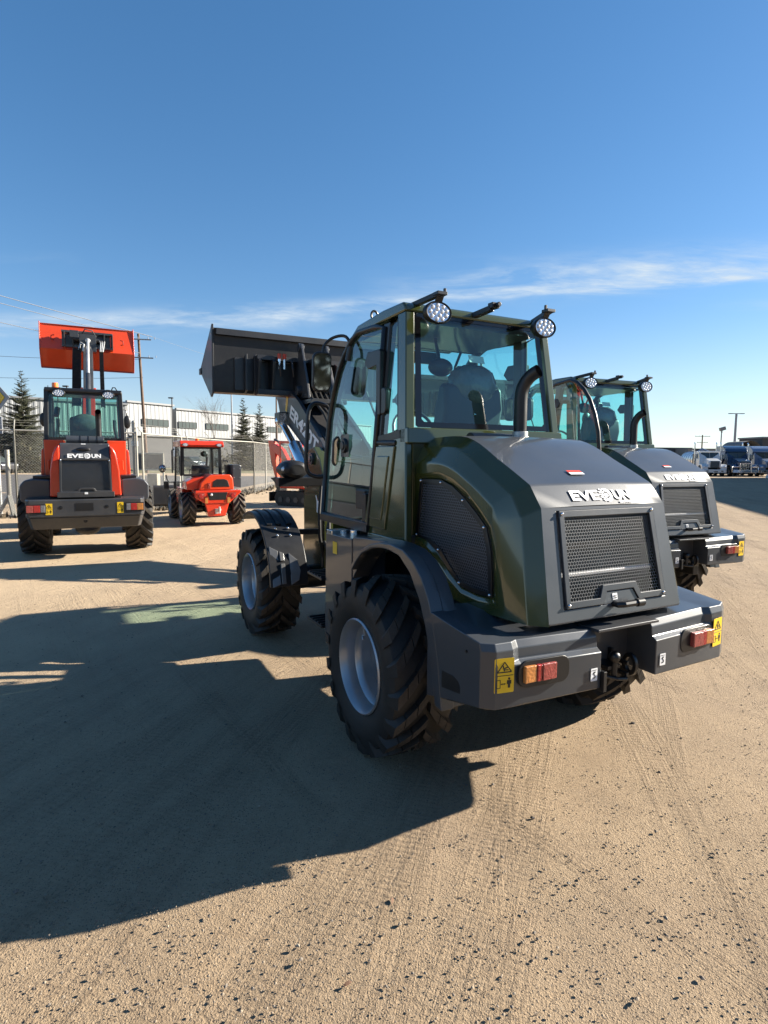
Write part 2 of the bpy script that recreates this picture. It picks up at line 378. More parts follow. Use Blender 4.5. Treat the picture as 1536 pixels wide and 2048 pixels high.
def wheel(parent, x, y, side, Rt, W, rim, n=18, rimmat='silver', dish=.2, lug=.036, nm='wheel', ang=.42, detail=True):
    """agricultural tyre with raised chevron bars round a dished steel rim; outer face looks along side*x"""
    w = bpy.data.objects.new(nm, None); COL.objects.link(w); w.parent = parent; w.location = (x, y, Rt); w.empty_display_size = .1
    h = W / 2; g = G(); rc = Rt - lug
    g.lathe([(rim * .97, h * .80), (rim * 1.05, h * .90), (rim + (rc - rim) * .45, h * 1.0), (rim + (rc - rim) * .75, h * 1.0), (rc - .022, h * .93), (rc - .004, h * .72), (rc, 0),
             (rc - .004, -h * .72), (rc - .022, -h * .93), (rim + (rc - rim) * .75, -h), (rim + (rc - rim) * .45, -h), (rim * 1.05, -h * .9), (rim * .97, -h * .8)], (0, 0, 0), 'x', 60)
    pitch = 2 * pi / n
    segs = [(-.02, .36), (.385, .70), (.72, 1.0)] if detail else [(0, 1.)]
    for sd in (-1, 1):
        for k in range(n):
            f0 = k * pitch + (pitch / 2 if sd > 0 else 0)
            for t0, t1 in segs:
                secs = []
                for t in (t0, (t0 + t1) / 2, t1) + ((1.12,) if t1 == 1. else ()):
                    tt = min(t, 1.); xx = sd * h * (.03 + .93 * tt); ph = f0 - ang * (max(tt, 0.) ** .85); wd = (.105 + .035 * tt) * (18 / n) * .5
                    top = Rt - .012 * tt * tt; bot = rc - .03
                    if t > 1.0: xx = sd * h * 1.035; top = rim + (rc - rim) * .80; bot = top - .03; wd *= .8; ph -= .03
                    secs.append((xx, ph, wd, top, bot))
                vs = []
                for xx, ph, wd, top, bot in secs:
                    for r, a in ((bot, ph - wd * 1.15), (top, ph - wd), (top, ph + wd), (bot, ph + wd * 1.15)):
                        vs.append((xx, -r * cos(a), r * sin(a)))
                m = len(secs); fs = [(0, 1, 2, 3), tuple(4 * (m - 1) + i for i in (3, 2, 1, 0))]
                for i in range(m - 1): fs += [(4 * i + a, 4 * i + (a + 1) % 4, 4 * i + 4 + (a + 1) % 4, 4 * i + 4 + a) for a in range(4)]
                g.cur = 0; k0 = len(g.f); g.add(vs, fs)
                for i in range(m - 1):
                    if secs[i + 1][0] * sd < h * 1.02: g.mi[k0 + 2 + 4 * i + 1] = 1
    g.out('tyre', [MT['rubber'], MT['lug' if detail else 'luglight']], w, 0, 30)
    r = G(); d = side; f = h * .86
    r.lathe([(rim * 1.0, d * (f - .02)), (rim * 1.03, d * (f + .012)), (rim * 1.0, d * (f + .02)), (rim * .95, d * (f + .004)), (rim * .915, d * (f - .035)), (rim * .90, d * (f - .075)), (rim * .84, d * (f - .09)), (rim * .81, d * (f - .12)), (rim * .80, d * (f - dish - .02)), (rim * .74, d * (f - dish - .045)),
             (rim * .3, d * (f - dish - .045)), (0.001, d * (f - dish - .045))], (0, 0, 0), 'x', 56)
    r.lathe([(rim * 1.0, -d * f), (rim * .84, -d * (f - .1)), (rim * .8, 0)], (0, 0, 0), 'x', 40)
    ro = r.out('rim', MT[rimmat], w, 0, 40)
    b = G()
    for i in range(10):
        a = 2 * pi * i / 10; b.cyl((d * (f - dish - .05), rim * .56 * cos(a), rim * .56 * sin(a)), (d * (f - dish - .015), rim * .56 * cos(a), rim * .56 * sin(a)), .013, n=6)
    b.cyl((d * (f - dish - .05), 0, 0), (d * (f - dish + .02), 0, 0), rim * .3, rim * .26, 20)
    b.out('hub', MT['dkgrey'] if rimmat == 'silver' else MT['black'], w, .003, 40)
    if detail:
        v = G(); v.bar((d * (f - .04), -.0, rim * .9), (d * (f - .05), 0, rim * .66), .05, .02); v.tube([(d * (f - .06), .02, rim * .70), (d * (f - .03), .03, rim * .6), (d * (f - .02), .0, rim * .56)], .008)
        v.out('valve', MT['silver'], w, .004)
    return w
def cabx(z): return .575 + .066 * (2.66 - z)          # half width of the cab at height z
def caby(z): return .19 - .135 * (2.7 - z)            # rear plane of the cab
APIL = [(1.37, 1.30), (1.37, 1.75), (1.355, 2.05), (1.30, 2.25), (1.22, 2.41), (1.12, 2.53), (1.0, 2.62), (.88, 2.66)]   # door front edge (y,z)

def lamp(parent, x, y, z, w=.19, h=.132, face=-1, bracket=True, nm='work_lamp', mat='led'):
    L = bpy.data.objects.new(nm, None); COL.objects.link(L); L.parent = parent; L.empty_display_size = .05
    g = G(); n = 28
    def ring(s, yy): return [(x + w / 2 * s * cos(2 * pi * i / n), y + yy, z + h / 2 * s * sin(2 * pi * i / n)) for i in range(n)]
    rs = [ring(.55, .075), ring(.8, .06), ring(1., .03), ring(1.03, 0), ring(.94, -.012), ring(.84, -.004)]
    g.add(sum(rs, []), [(i * n + k, i * n + (k + 1) % n, (i + 1) * n + (k + 1) % n, (i + 1) * n + k) for i in range(5) for k in range(n)] + [list(range(n))])
    g.out('housing', MT['plastic'], L)
    l = G(); l.poly(*ring(.86, -.003)); l.out('lens', MT[mat], L, smooth=0)
    d = G()
    for r, m in ((.28, 4), (.62, 9)):
        for i in range(m):
            a = 2 * pi * i / m + .3; d.ball((x + w / 2 * r * cos(a), y - .004, z + h / 2 * r * sin(a)), (.014, .008, .014), 8, 6)
    d.out('led', MT['clearlens'], L)
    return L

def vent_outline(d=0):
    p = [(.01, 1.624), (-.215, 1.623), (-.33, 1.592), (-.445, 1.535), (-.55, 1.47), (-.645, 1.405), (-.685, 1.30), (-.705, 1.18), (-.715, 1.062), (-.58, 1.055), (-.44, 1.07), (-.33, 1.135), (-.21, 1.222), (-.08, 1.272), (.045, 1.285)]
    c = Vector((-.33, 1.36)); return [tuple(c + (Vector(q) - c) * (1 + d / (Vector(q) - c).length)) for q in p]

def build_loader(label, group):
    T = thing('wheel_loader', label, 'wheel loader', group=group)
    # ------------------------------------------------ wheels
    for y in (0, 2.60):
        for s in (-1, 1): wheel(T, s * .79, y, s, .525, .40, .275)
    # ------------------------------------------------ chassis
    g = G(); g.box((0, -.1, .86), (.9, 1.5, .5)); g.box((0, -.45, .76), (.7, .7, .2)); g.box((0, .75, .85), (1.1, .5, .5)); g.box((0, 1.25, .75), (.5, .7, .35))
    g.cyl((-.6, 0, .525), (.6, 0, .525), .12); g.cyl((-.6, 2.6, .525), (.6, 2.6, .525), .12); g.ball((0, 0, .525), .2); g.ball((0, 2.6, .525), .2)
    g.box((0, 2.35, .78), (.62, 1.1, .3)); g.box((0, .55, 1.2), (1.15, 1.0, .08)); g.cyl((0, 1.55, .5), (0, 1.55, 1.1), .09)
    for s in (-1, 1): g.box((s * .53, -.2, .70), (.08, 1.0, .5))
    g.out('chassis', MT['black'], T, .01)
    g = G()
    for i, x in enumerate((-.42, -.36, -.3)): g.tube([(x, .9, .95 - .05 * i), (x - .02, 1.3, .80 - .06 * i), (x, 1.7, .78), (x + .05, 2.1, .95)], .017)
    for i in range(3): g.tube([(-.40 + .02 * i, 1.9, 1.35), (-.46, 1.75 + .03 * i, 1.1), (-.42 + .03 * i, 1.6, .85)], .014)
    g.tube([(-.385, 2.14, 1.5), (-.43, 2.08, 1.25), (-.42, 2.09, 1.0), (-.36, 2.15, .8)], .016)
    g.out('hoses', MT['rubber'], T)
    # articulation parts seen in the gap
    g = G(); g.prism([(1.15, .55), (1.8, .6), (1.9, .95), (1.15, 1.0)], 'x', -.42, -.37); g.cyl((-.5, 1.75, .72), (-.3, 1.95, .72), .04); g.bar((-.40, 1.0, .66), (-.42, 1.95, .70), .06, .06)
    g.cyl((-.47, 1.35, .55), (-.47, 1.35, .72), .035); g.cyl((-.42, 1.55, .52), (-.42, 1.55, .7), .03)
    g.out('steering_frame', MT['black'], T, .006)
    # ------------------------------------------------ engine hood
    A = [(.434, .10, 1.880), (.434, -.30, 1.876), (.434, -.617, 1.737), (.434, -.833, 1.630), (.436, -.919, 1.522), (.466, -1.032, .972)]
    Bc = [(.512, .115, 1.822), (.512, -.285, 1.818), (.512, -.575, 1.69), (.512, -.79, 1.582), (.515, -.868, 1.478), (.545, -.975, .976)]
    Cc = [(.556, .13, 1.728), (.556, -.24, 1.722), (.556, -.505, 1.625), (.556, -.70, 1.515), (.558, -.765, 1.42), (.575, -.865, .978)]
    def fine(P):
        q = spline(P[:4], 6); return [tuple(v) for v in q] + [P[4], P[5]]
    A, Bc, Cc = fine(A), fine(Bc), fine(Cc); nA = len(A)
    g = G()
    def mid(k, f): return (A[k][0] * f, A[k][1], A[k][2] + (.008 if A[k][1] > -.7 else .005) * (1 - f * f))
    cols = [-1, -.5, 0, .5, 1]; vs = []
    for k in range(nA - 1):
        for f in cols: vs.append(mid(k, f))
    g.add(vs, [(k * 5 + i, k * 5 + i + 1, k * 5 + 6 + i, k * 5 + 5 + i) for k in range(nA - 2) for i in range(4)])
    # rear face as a frame round the grille opening
    def RF(x, z, d=0.):                                    # point on the rear plane, d outward
        t = (1.522 - z) / .55; return (x, -.919 - .113 * t - d * .98, z + d * .2)
    zt, zb, ht, hb = 1.505, 1.04, .335, .352
    op = [RF(-ht, zt), RF(ht, zt), RF(hb, zb), RF(-hb, zb)]; ou = [A4 for A4 in ((-.436, -.919, 1.522), (.436, -.919, 1.522), (.466, -1.032, .972), (-.466, -1.032, .972))]
    inn = [(p[0], p[1] + .03, p[2]) for p in op]
    g.add(ou + op + inn, [(i, (i + 1) % 4, 4 + (i + 1) % 4, 4 + i) for i in range(4)] + [(4 + i, 4 + (i + 1) % 4, 8 + (i + 1) % 4, 8 + i) for i in range(4)])
    g.poly((-.466, -1.032, .972), (.466, -1.032, .972), (.466, -.9, .972), (-.466, -.9, .972))
    hood = g.out('hood', MT['grey'], T, .012, 22, 3, ba=22)
    slope_u, slope_v = (1, 0, 0), Vector((0, .086, .108))
    nrm = Vector((0, -.108, .086)).normalized()
    O = Vector((-.215, -.833, 1.630)) + Vector((0, -.086, -.108)) * .78 + nrm * .005
    logo(O, slope_u, slope_v, .42, .062, hood)
    O2 = Vector((-.095, -.760, 1.6664)) + Vector((0, -.4467, .8947)) * .010
    flat_shapes('label', [rrect(.10, .022, .002, 2, .05, .036)], O2, (1, 0, 0), (0, .8947, .4467), MT['redsticker'], hood)
    flat_shapes('label', [rrect(.10, .022, .002, 2, .05, .013)], O2, (1, 0, 0), (0, .8947, .4467), MT['white'], hood)
    # grille: punched plate, frame with a notch for the latch, radiator behind
    gr = G(); gr.poly(RF(-ht + .012, zt - .012, -.003), RF(ht - .012, zt - .012, -.003), RF(hb - .012, zb + .012, -.003), RF(-hb + .012, zb + .012, -.003))
    GR = gr.out('grille', MT['perf_xz'], T, 0, 0)
    fr = [(-ht, zt), (ht, zt), (hb, zb), (.15, zb), (.115, zb + .06), (-.075, zb + .06), (-.10, zb), (-hb, zb)]
    b = .032; fi = [(-ht + b, zt - b), (ht - b, zt - b), (hb - b, zb + b), (.168, zb + b), (.137, zb + .06 + b), (-.098, zb + .06 + b), (-.125, zb + b), (-hb + b, zb + b)]
    g = G()
    for d0, d1 in ((0, .010),):
        o0 = [RF(*p, d0 - .004) for p in fr]; o1 = [RF(p[0] * .994, p[1], d1) for p in fr]; i1 = [RF(*p, d1) for p in fi]; i0 = [RF(*p, d0 - .004) for p in fi]; n = 8
        g.add(o0 + o1 + i1 + i0, [(r * n + i, r * n + (i + 1) % n, r * n + n + (i + 1) % n, r * n + n + i) for r in range(3) for i in range(n)])
    g.out('grille_frame', MT['dkgrey'], GR, .003)
    g = G(); g.slab([RF(-.10, zb - .003, .003), RF(.15, zb - .003, .003), RF(.115, zb + .057, .003), RF(-.075, zb + .057, .003)], .02); g.out('latch_plate', MT['grey'], GR, .003)
    flat_shapes('label', [rrect(.034, .032, .002)], RF(-.02, zb + .03, .004), (1, 0, 0), (0, .2, .98), MT['white'], GR)
    flat_shapes('pictogram', [[(-.011, -.009), (.011, -.009), (.011, -.005), (-.011, -.005)], [(-.009, -.001), (-.003, -.001), (-.003, .006), (-.009, .006)], [(.001, .0), (.009, .0), (.009, .004), (.001, .004)]], RF(-.02, zb + .03, .006), (1, 0, 0), (0, .2, .98), MT['ink'], GR)
    g = G(); P0 = Vector(RF(-.03, 1.035, .0)); g.tube([P0, P0 + Vector((0, -.03, 0)), P0 + Vector((.02, -.05, .004)), P0 + Vector((.12, -.056, .006))], .016, 8); g.cyl(P0 + Vector((.10, -.055, .006)), P0 + Vector((.145, -.057, .007)), .021, n=12)
    g.out('latch_handle', MT['black'], GR, .002)
    studs('bolt', [RF(x, z, .011) for x, z in ((-ht + .016, zt - .016), (ht - .016, zt - .016), (-hb + .016, zb + .016), (hb - .016, zb + .016))], .009, MT['chrome'], GR)
    g = G(); g.box((0, -.80, 1.28), (.9, .08, .56))
    for i in range(36): g.box((0, -.845, 1.03 + .0135 * i), (.74, .012, .004))
    g.out('radiator', MT['radiator'], GR)
    g = G(); g.box((0, -.93, 1.185), (.67, .03, .018)); g.out('radiator_rail', MT['rail'], GR, .003)
    g = G(); g.box((0, -.89, 1.325), (.70, .02, .03)); g.out('radiator_bar', MT['black'], GR)
    # olive side panels
    for s in (-1, 1):
        m = lambda p: (s * p[0], p[1], p[2])
        g = G(); a, bb, c = [m(p) for p in A], [m(p) for p in Bc], [m(p) for p in Cc]
        g.add(a + bb + c, [(i, i + 1, nA + 1 + i, nA + i) for i in range(nA - 1)] + [(nA + i, nA + 1 + i, 2 * nA + 1 + i, 2 * nA + i) for i in range(nA - 1)])
        lower = [(-.86, .978), (-.60, .962), (-.385, .975), (-.27, 1.04), (-.16, 1.13), (-.02, 1.20), (.18, 1.245)]
        xs = .556
        outl = [(p[1], p[2], p[0]) for p in Cc] + [(y, z, .572 - .0) for y, z in lower[1:]]
        vo = vent_outline(.055); n = len(outl)
        vi = vent_outline(.02); vd = vent_outline(.0)
        # face between outline and recess: build as polygon with hole via bridging
        V = [(s * p[2], p[0], p[1]) for p in outl]
        def near(q): return min(range(n), key=lambda i: (outl[i][0] - q[0]) ** 2 + (outl[i][1] - q[1]) ** 2)
        bmq = bmesh.new()
        ov = [bmq.verts.new(p) for p in V]; iv = [bmq.verts.new((s * (.556 + .016 * (1.7 - q[1]) / .7), q[0], q[1])) for q in vo]
        oe = [bmq.edges.new((ov[i], ov[(i + 1) % n])) for i in range(n)]; ie = [bmq.edges.new((iv[i], iv[(i + 1) % len(iv)])) for i in range(len(iv))]
        bmesh.ops.triangle_fill(bmq, use_beauty=True, edges=oe + ie)
        bmq.verts.index_update()
        g.add([tuple(v.co) for v in bmq.verts], [[v.index for v in f.verts] for f in bmq.faces]); bmq.free()
        k = len(vo); X = lambda q, d: s * (.556 + .016 * (1.7 - q[1]) / .7 - d)
        r0 = [(X(q, 0), *q) for q in vo]; r1 = [(X(q, .012), *q) for q in vi]; r2 = [(X(q, .03), *q) for q in vd]
        g.add(r0 + r1 + r2, [(r * k + i, r * k + (i + 1) % k, r * k + k + (i + 1) % k, r * k + k + i) for r in range(2) for i in range(k)])
        SP = g.out('hood_side', MT['olive'], T, .022, 16, 4, ba=17)
        g = G(); g.poly(*[(X(q, .010), *q) for q in vent_outline(-.02)]); VP = g.out('vent_screen', MT['perf_yz'], SP, 0, 0)
        g = G(); e0 = vent_outline(.012); e1 = vent_outline(-.025)
        ra = [(X(q, .012), *q) for q in e0]; rb = [(X(q, .003), *q) for q in e0]; rc_ = [(X(q, .003), *q) for q in e1]; rd = [(X(q, .012), *q) for q in e1]
        g.add(ra + rb + rc_ + rd, [(r * k + i, r * k + (i + 1) % k, r * k + k + (i + 1) % k, r * k + k + i) for r in range(3) for i in range(k)])
        g.out('vent_frame', MT['black'], SP, .002)
        vb = vent_outline(-.006); studs('bolt', [(X(vb[i], .001), *vb[i]) for i in (0, 1, 3, 5, 8, 10, 12, 14)], .0085, MT['chrome'], SP)
    g = G(); g.prism(vent_outline(.025), 'x', -.495, .495); g.out('dark_bay_block', MT['black'], T)  # solid black block standing in for the dark behind the vents
    # air cleaner hump and exhaust
    g = G(); g.cyl((-.22, -.02, 1.865), (.22, -.02, 1.865), .055, n=20); g.out('air_cleaner', MT['dkgrey'], T, .004)
    g = G(); ex = [(.115, -.10, 1.86), (.115, -.10, 2.05), (.115, -.10, 2.14), (.12, -.105, 2.20), (.135, -.125, 2.25), (.15, -.16, 2.285), (.165, -.20, 2.305)]
    g.tube(spline(ex, 3), .041, 18, cap=False); g.tube(spline(ex, 3)[::-1], .035, 18, cap=False); rim_ = ex[-1]; E_ = g.out('exhaust_pipe', MT['plastic'], T, 0, 50)
    g = G(); g.cyl((.115, -.10, 1.90), (.115, -.10, 1.93), .05, n=18); g.cyl((.115, -.10, 1.86), (.115, -.10, 1.90), .056, n=18); g.out('clamp', MT['steel'], E_, .003)
    # ------------------------------------------------ counterweight bumper
    prof = [(.655, 0), (.835, 0), (.852, .028), (.90, .033), (.938, .052)]
    for s in (-1, 1):
        colsx = [(-.195, -1.105, 1, .0), (-.20, -1.105, 1, .0), (-.66, -1.075, 1, -.004), (-.70, -1.07, .25, -.01), (-.795, -1.06, .0, -.012), (-.858, -1.03, 0, .0), (-.864, -.80, .0, -.05), (-.868, -.60, 0, -.10)]
        zt_ = [.94, .94, .945, .947, .95, .955, .98, 1.005]
        vs = []; nr = len(prof) + 1
        for (x, y, k, dz), z1 in zip(colsx, zt_):
            for j, (z, d) in enumerate(prof):
                zz = z + dz if j == 0 else z + (z1 - .94) * (z - .655) / .285
                if j == len(prof) - 1: zz = z1 - .006
                dd = d * k + (.012 if (k < .5 and j == len(prof) - 1) else 0)
                vs.append((-s * -x if s > 0 else x, y + dd, zz) if True else 0)
            vs.append((s * -x, (-.86 if abs(x) < .7 else -.8), z1) if abs(x) < .78 else (s * -(x + .05) if False else s * -x * .93, y + .06, z1))
        vs = [((s * abs(p[0])), p[1], p[2]) for p in vs]
        g = G(); m = len(colsx)
        fs = [(c * nr + j, (c + 1) * nr + j, (c + 1) * nr + j + 1, c * nr + j + 1) for c in range(m - 1) for j in range(nr - 1)]
        g.add(vs, fs)
        top = [vs[c * nr + nr - 1] for c in range(m)]
        back = [(s * .58, -.52, .985), (s * .20, -.80, .94)]
        g.poly(*(top + back))
        bot = [vs[c * nr] for c in range(m)] + [(s * .58, -.52, .58), (s * .195, -.75, .655)]
        g.poly(*bot)
        g.poly(*[vs[j] for j in range(nr)], (s * .20, -.80, .94), (s * .195, -.75, .655))
        e = (m - 1) * nr; g.poly(*[vs[e + j] for j in range(nr)], (s * .58, -.52, .985), (s * .58, -.52, .58))
        BW = g.out('bumper', MT['grey'], T, .010, 14, 3, ba=20)
        # flat black plate for the dark of a side pocket, plug, lower lip
        g = G(); q = [(-.737, .648), (-.737, .731), (-.83, .735), (-.87, .722), (-.886, .70), (-.886, .668)]
        sx = lambda y: .8625 + (y + .80) * .026
        g.plate([(s * (sx(y) + .0025), y, z) for y, z in q], (-s * .01, 0, 0)); g.out('pocket_shade', MT['black'], BW)
        g = G(); g.cyl((s * .855, -.93, .885), (s * .866, -.93, .885), .007, n=10); g.out('plug', MT['black'], BW)
        # tail lamp on a rounded black plate painted for the dark of its recess
        g = G(); yb = lambda x: -1.1055 + (abs(x) - .2) * .0652
        g.slab([(s * (.545 + a), yb(.545 + a) - .004, .795 + b_) for a, b_ in rrect(.285, .125, .045, 5)], .012); RC = g.out('recess_plate', MT['black'], BW, .003)
        for (x0, x1, mt) in ((.598, .665, 'amberlens'), (.568, .598, 'redlens'), (.485, .568, 'pinklens')):
            g = G(); g.box((s * (x0 + x1) / 2, yb((x0 + x1) / 2) - .016, .797), (x1 - x0 - .001, .028, .078)); g.out('tail_lamp', MT[mt], RC, .005)
        g = G(); g.ball((s * .672, yb(.672) - .008, .798), .008, 8, 6); g.out('screw', MT['chrome'], RC)
        u = (1, 0, 0) if s < 0 else (1, 0, 0); x0 = -.80 if s < 0 else .69
        du = Vector((.14, -.026, 0)) if s < 0 else Vector((.14, .026, 0))
        o_ = Vector((-.808, -1.0545, .722)) if s < 0 else Vector((.712, -1.0755, .722))
        if s < 0: o_ = Vector((-.80, -1.0555, .72)); du = Vector((.10, -.0168, 0))
        else: o_ = Vector((.702, -1.0735, .72)); du = Vector((.10, .0168, 0))
        warning(o_, du, (0, 0, 1), .098, .158, BW, .003)
        xs_ = -.262 if s < 0 else .225
        o_ = Vector((xs_, -1.1035 if s < 0 else -1.1055, .70))
        flat_shapes('label', [rrect(.042, .062, .002, 2, .021, .031)], o_, (1, 0, 0), (0, 0, 1), MT['white'], BW, .003)
        flat_shapes('pictogram', ring2(.02, .022, .005, .010, -2.6, 1.2, 8) + [[(.012, .034), (.03, .042), (.028, .046), (.010, .038)], [(.018, .03), (.022, .03), (.022, .046), (.018, .046)], [(.006, .052), (.036, .052), (.036, .054), (.006, .054)]], o_, (1, 0, 0), (0, 0, 1), MT['ink'], BW, .0042)
    g = G(); g.box((0, -.965, .936), (.43, .27, .016)); g.box((0, -.90, .795), (.40, .05, .265)); g.out('hitch_cover', MT['dkgrey'], T, .004)
    g = G(); g.bar((-.005, -1.02, .70), (-.005, -.90, .70), .09, .02); g.cyl((-.005, -1.02, .64), (-.005, -1.02, .735), .016, n=12); g.ball((-.005, -1.02, .755), .03, 14, 10)
    g.tube([(-.05, -1.0, .655), (-.01, -1.05, .65), (.04, -1.06, .645), (.05, -1.04, .65)], .009, 8); g.box((-.185, -1.08, .69), (.02, .09, .10))
    for z in (.70, .76): g.box((.06, -.97, z - .04), (.016, .16, .02))
    g.box((.06, -.92, .70), (.016, .06, .14)); TH = g.out('tow_hitch', MT['black'], T, .004)
    g = G(); rr = [( -1.02 + .045 * cos(t), .70 + .06 * sin(t)) for t in [2 * pi * i / 24 for i in range(24)]]; ri = [(-1.02 + .022 * cos(t), .70 + .036 * sin(t)) for t in [2 * pi * i / 24 for i in range(24)]]
    for x0 in (.10,):
        vs = [(x, *p) for x in (x0, x0 + .022) for p in rr] + [(x, *p) for x in (x0, x0 + .022) for p in ri]
        fs = [(i, (i + 1) % 24, 24 + (i + 1) % 24, 24 + i) for i in range(24)] + [(48 + i, 48 + (i + 1) % 24, 72 + (i + 1) % 24, 72 + i) for i in range(24)]
        fs += [(i, (i + 1) % 24, 48 + (i + 1) % 24, 48 + i) for i in range(24)] + [(24 + i, 24 + (i + 1) % 24, 72 + (i + 1) % 24, 72 + i) for i in range(24)]
        g.add(vs, fs)
    g.out('tow_eye', MT['black'], TH, .004)
    # ------------------------------------------------ rear fenders with side tank boxes
    inner = [(.41, .955), (.345, 1.03), (.27, 1.105), (.193, 1.163), (.06, 1.215), (-.05, 1.234), (-.17, 1.237), (-.29, 1.222), (-.41, 1.15), (-.51, 1.03), (-.575, .90), (-.635, .72), (-.675, .528)]
    outer = [(-.735, .528), (-.70, .75), (-.655, .92), (-.60, 1.05), (-.53, 1.145), (-.44, 1.215), (-.33, 1.258), (-.20, 1.272), (-.05, 1.272), (.10, 1.262), (.27, 1.25), (.41, 1.235)]
    for s in (-1, 1):
        g = G(); g.prism(inner + outer, 'x', s * .715, s * .83); FD = g.out('rear_fender', MT['grey'], T, .006, 30)
        rin = inner[1:]; ro = [(-.74, .52), (-.705, .75), (-.66, .925), (-.603, 1.055), (-.532, 1.15), (-.44, 1.221), (-.33, 1.264), (-.19, 1.277), (-.06, 1.268), (.08, 1.238), (.20, 1.19), (.30, 1.125), (.365, 1.055)]
        g = G(); g.prism(rin + ro, 'x', s * .79, s * .868); g.out('arch_rim', MT['grey'], FD, .009, 30, 3)
        g = G(); g.prism([(.415, 1.225), (.88, 1.212), (.905, .46), (.80, .46), (.76, .62), (.62, .755), (.485, .87), (.415, .945)], 'x', s * .58, s * .835); BX = g.out('side_tank', MT['grey'], T, .008, 30)
        g = G(); g.box((s * .74, .80, 1.226), (.20, .1, .03)); g.cyl((s * .70, .66, 1.21), (s * .70, .66, 1.25), .035); g.out('filler_cap', MT['chrome'], BX, .004)
        if s < 0:
            yl = flat_shapes('label', [rrect(.075, .085, .006)], (-.8355, .70, 1.125), (0, -1, 0), (0, 0, 1), MT['yellow'], BX)
        g = G(); g.box((s * .72, 1.06, .86), (.28, .30, .02)); g.box((s * .72, 1.06, .50), (.28, .30, .02)); g.box((s * .62, .95, .68), (.03, .06, .5))
        for zz in (.86, .50):
            for i in range(5): g.box((s * .72, .94 + .06 * i, zz + .014), (.27, .018, .014))
        g.out('step', MT['plastic'], T, .004)
    # ------------------------------------------------ cab
    CB = T
    for s in (-1, 1):
        X = lambda z: s * cabx(z)
        g = G()
        # rear corner post, quarter panel with pressed panel, sill
        for (z0, z1) in ((1.24, 1.90),):
            g.plate([(X(z0), caby(z0), z0), (X(z0), .60, z0), (X(z1), .495, z1), (X(z1), caby(z1), z1)], (-s * .05, 0, 0))
        g.bar((X(1.24) - s * .02, .52, 1.235), (X(1.24) - s * .02, .05, 1.235), .05, .04)
        QP = g.out('quarter_panel', MT['olive'], T, .012, 30, 3)
        def Q(f, h): return Vector((s * (cabx(1.27 + .58 * h) + .006), .555 - .30 * f - .09 * h * (1 - .3 * f), 1.27 + .58 * h))
        g = G()
        for (f0, f1, h0, h1, d) in ((.04, .98, .04, .97, .006), (.22, .80, .14, .86, .014)):
            fr_ = [Q(f0, h0), Q(f1, h0), Q(f1, h1), Q(f0, h1)]; w_ = .018 if d < .01 else .03
            c_ = sum(fr_, Vector()) / 4
            g.plate([p + Vector((s * d, 0, 0)) for p in fr_], (-s * .016, 0, 0))
        g.out('pressed_panel', MT['olive'], QP, .007, 30, 3)
        g = G(); g.cyl((X(1.86) - s * .01, .40, 1.855), (X(1.86) - s * .01, .20, 1.85), .022, n=14); g.cyl((X(1.86) - s * .01, .47, 1.857), (X(1.86) - s * .01, .40, 1.855), .02, n=14); g.out('door_stop', MT['plastic'], QP, .003)
        g = G(); zz = [1.88, 2.1, 2.3, 2.5, 2.66]
        for i in range(4):
            z0, z1 = zz[i], zz[i + 1]
            g.add([(X(z) - s * a, caby(z) + b_, z) for z in (z0, z1) for a, b_ in ((0, .0), (.062, -.004), (.062, .07), (0, .105))], [(0, 1, 5, 4), (1, 2, 6, 5), (2, 3, 7, 6), (3, 0, 4, 7)])
        g.out('rear_post', MT['dkgrey'] if s > 9 else MT['olive'], T, .008, 30)
        # B post
        g = G(); g.bar((X(1.30) - s * .03, .50, 1.30), (X(2.66) - s * .03, .44, 2.64), .055, .09, (0, 1, 0)); g.out('door_post', MT['black'], T, .006)
        g = G()
        zq = lambda y: 1.94
        rp = [(caby(1.93) + .10, 1.93), (.43, 1.90), (.40, 2.615), (caby(2.63) + .10, 2.635)]
        g.poly(*[(X(z) - s * .012, y, z) for y, z in rp]); g.out('side_window', MT['glass'], T, 0, 0)
        g = G(); g.tube([(X(z) - s * .012, y, z) for y, z in rp], .014, 6, True); g.bar((X(1.93) - s * .01, .15, 1.905), (X(1.9) - s * .01, .45, 1.875), .03, .05); g.out('window_seal', MT['black'], T)
        # door: frame, glass, hinges, vent, grab loop
        D = bpy.data.objects.new('door', None)
        hy = .50
        dfr = [(.50, 1.30), (.46, 2.615), (.60, 2.645)] + [p for p in APIL[::-1]]
        g = G(); g.tube([(X(z), y, z) for y, z in dfr], .022, 8, True)
        g.bar((X(1.3), .50, 1.275), (X(1.3), 1.38, 1.275), .05, .05)
        DO = g.out('door', MT['black'], T, 0, 50)
        g = G(); g.poly(*[(X(z) - s * .006, y, z) for y, z in dfr]); g.out('door_glass', MT['glass'], DO, 0, 0)
        g = G(); g.plate([(X(2.37) + s * .035, .50 + a, 2.42 + b_) for a, b_ in ((-.06, -.05), (.12, -.06), (.17, -.01), (.12, .055), (-.06, .05))], (-s * .05, 0, 0)); g.plate([(X(2.1) + s * .012, .40 + a, 2.13 + b_) for a, b_ in rrect(.09, .17, .035)], (-s * .03, 0, 0)); g.box((X(2.2) + s * .0, .455, 2.25), (.05, .06, .42)); g.out('hinge_cover', MT['black'], DO, .006)
        g = G(); c_ = (X(1.84) + s * .004, 1.0, 1.845)
        g.cyl(c_, (c_[0] + s * .02, c_[1], c_[2]), .058, .05, 22); g.cyl((c_[0] + s * .02, c_[1], c_[2]), (c_[0] + s * .028, c_[1], c_[2]), .036, .03, 18); g.out('vent_disc', MT['black'], DO, .003)
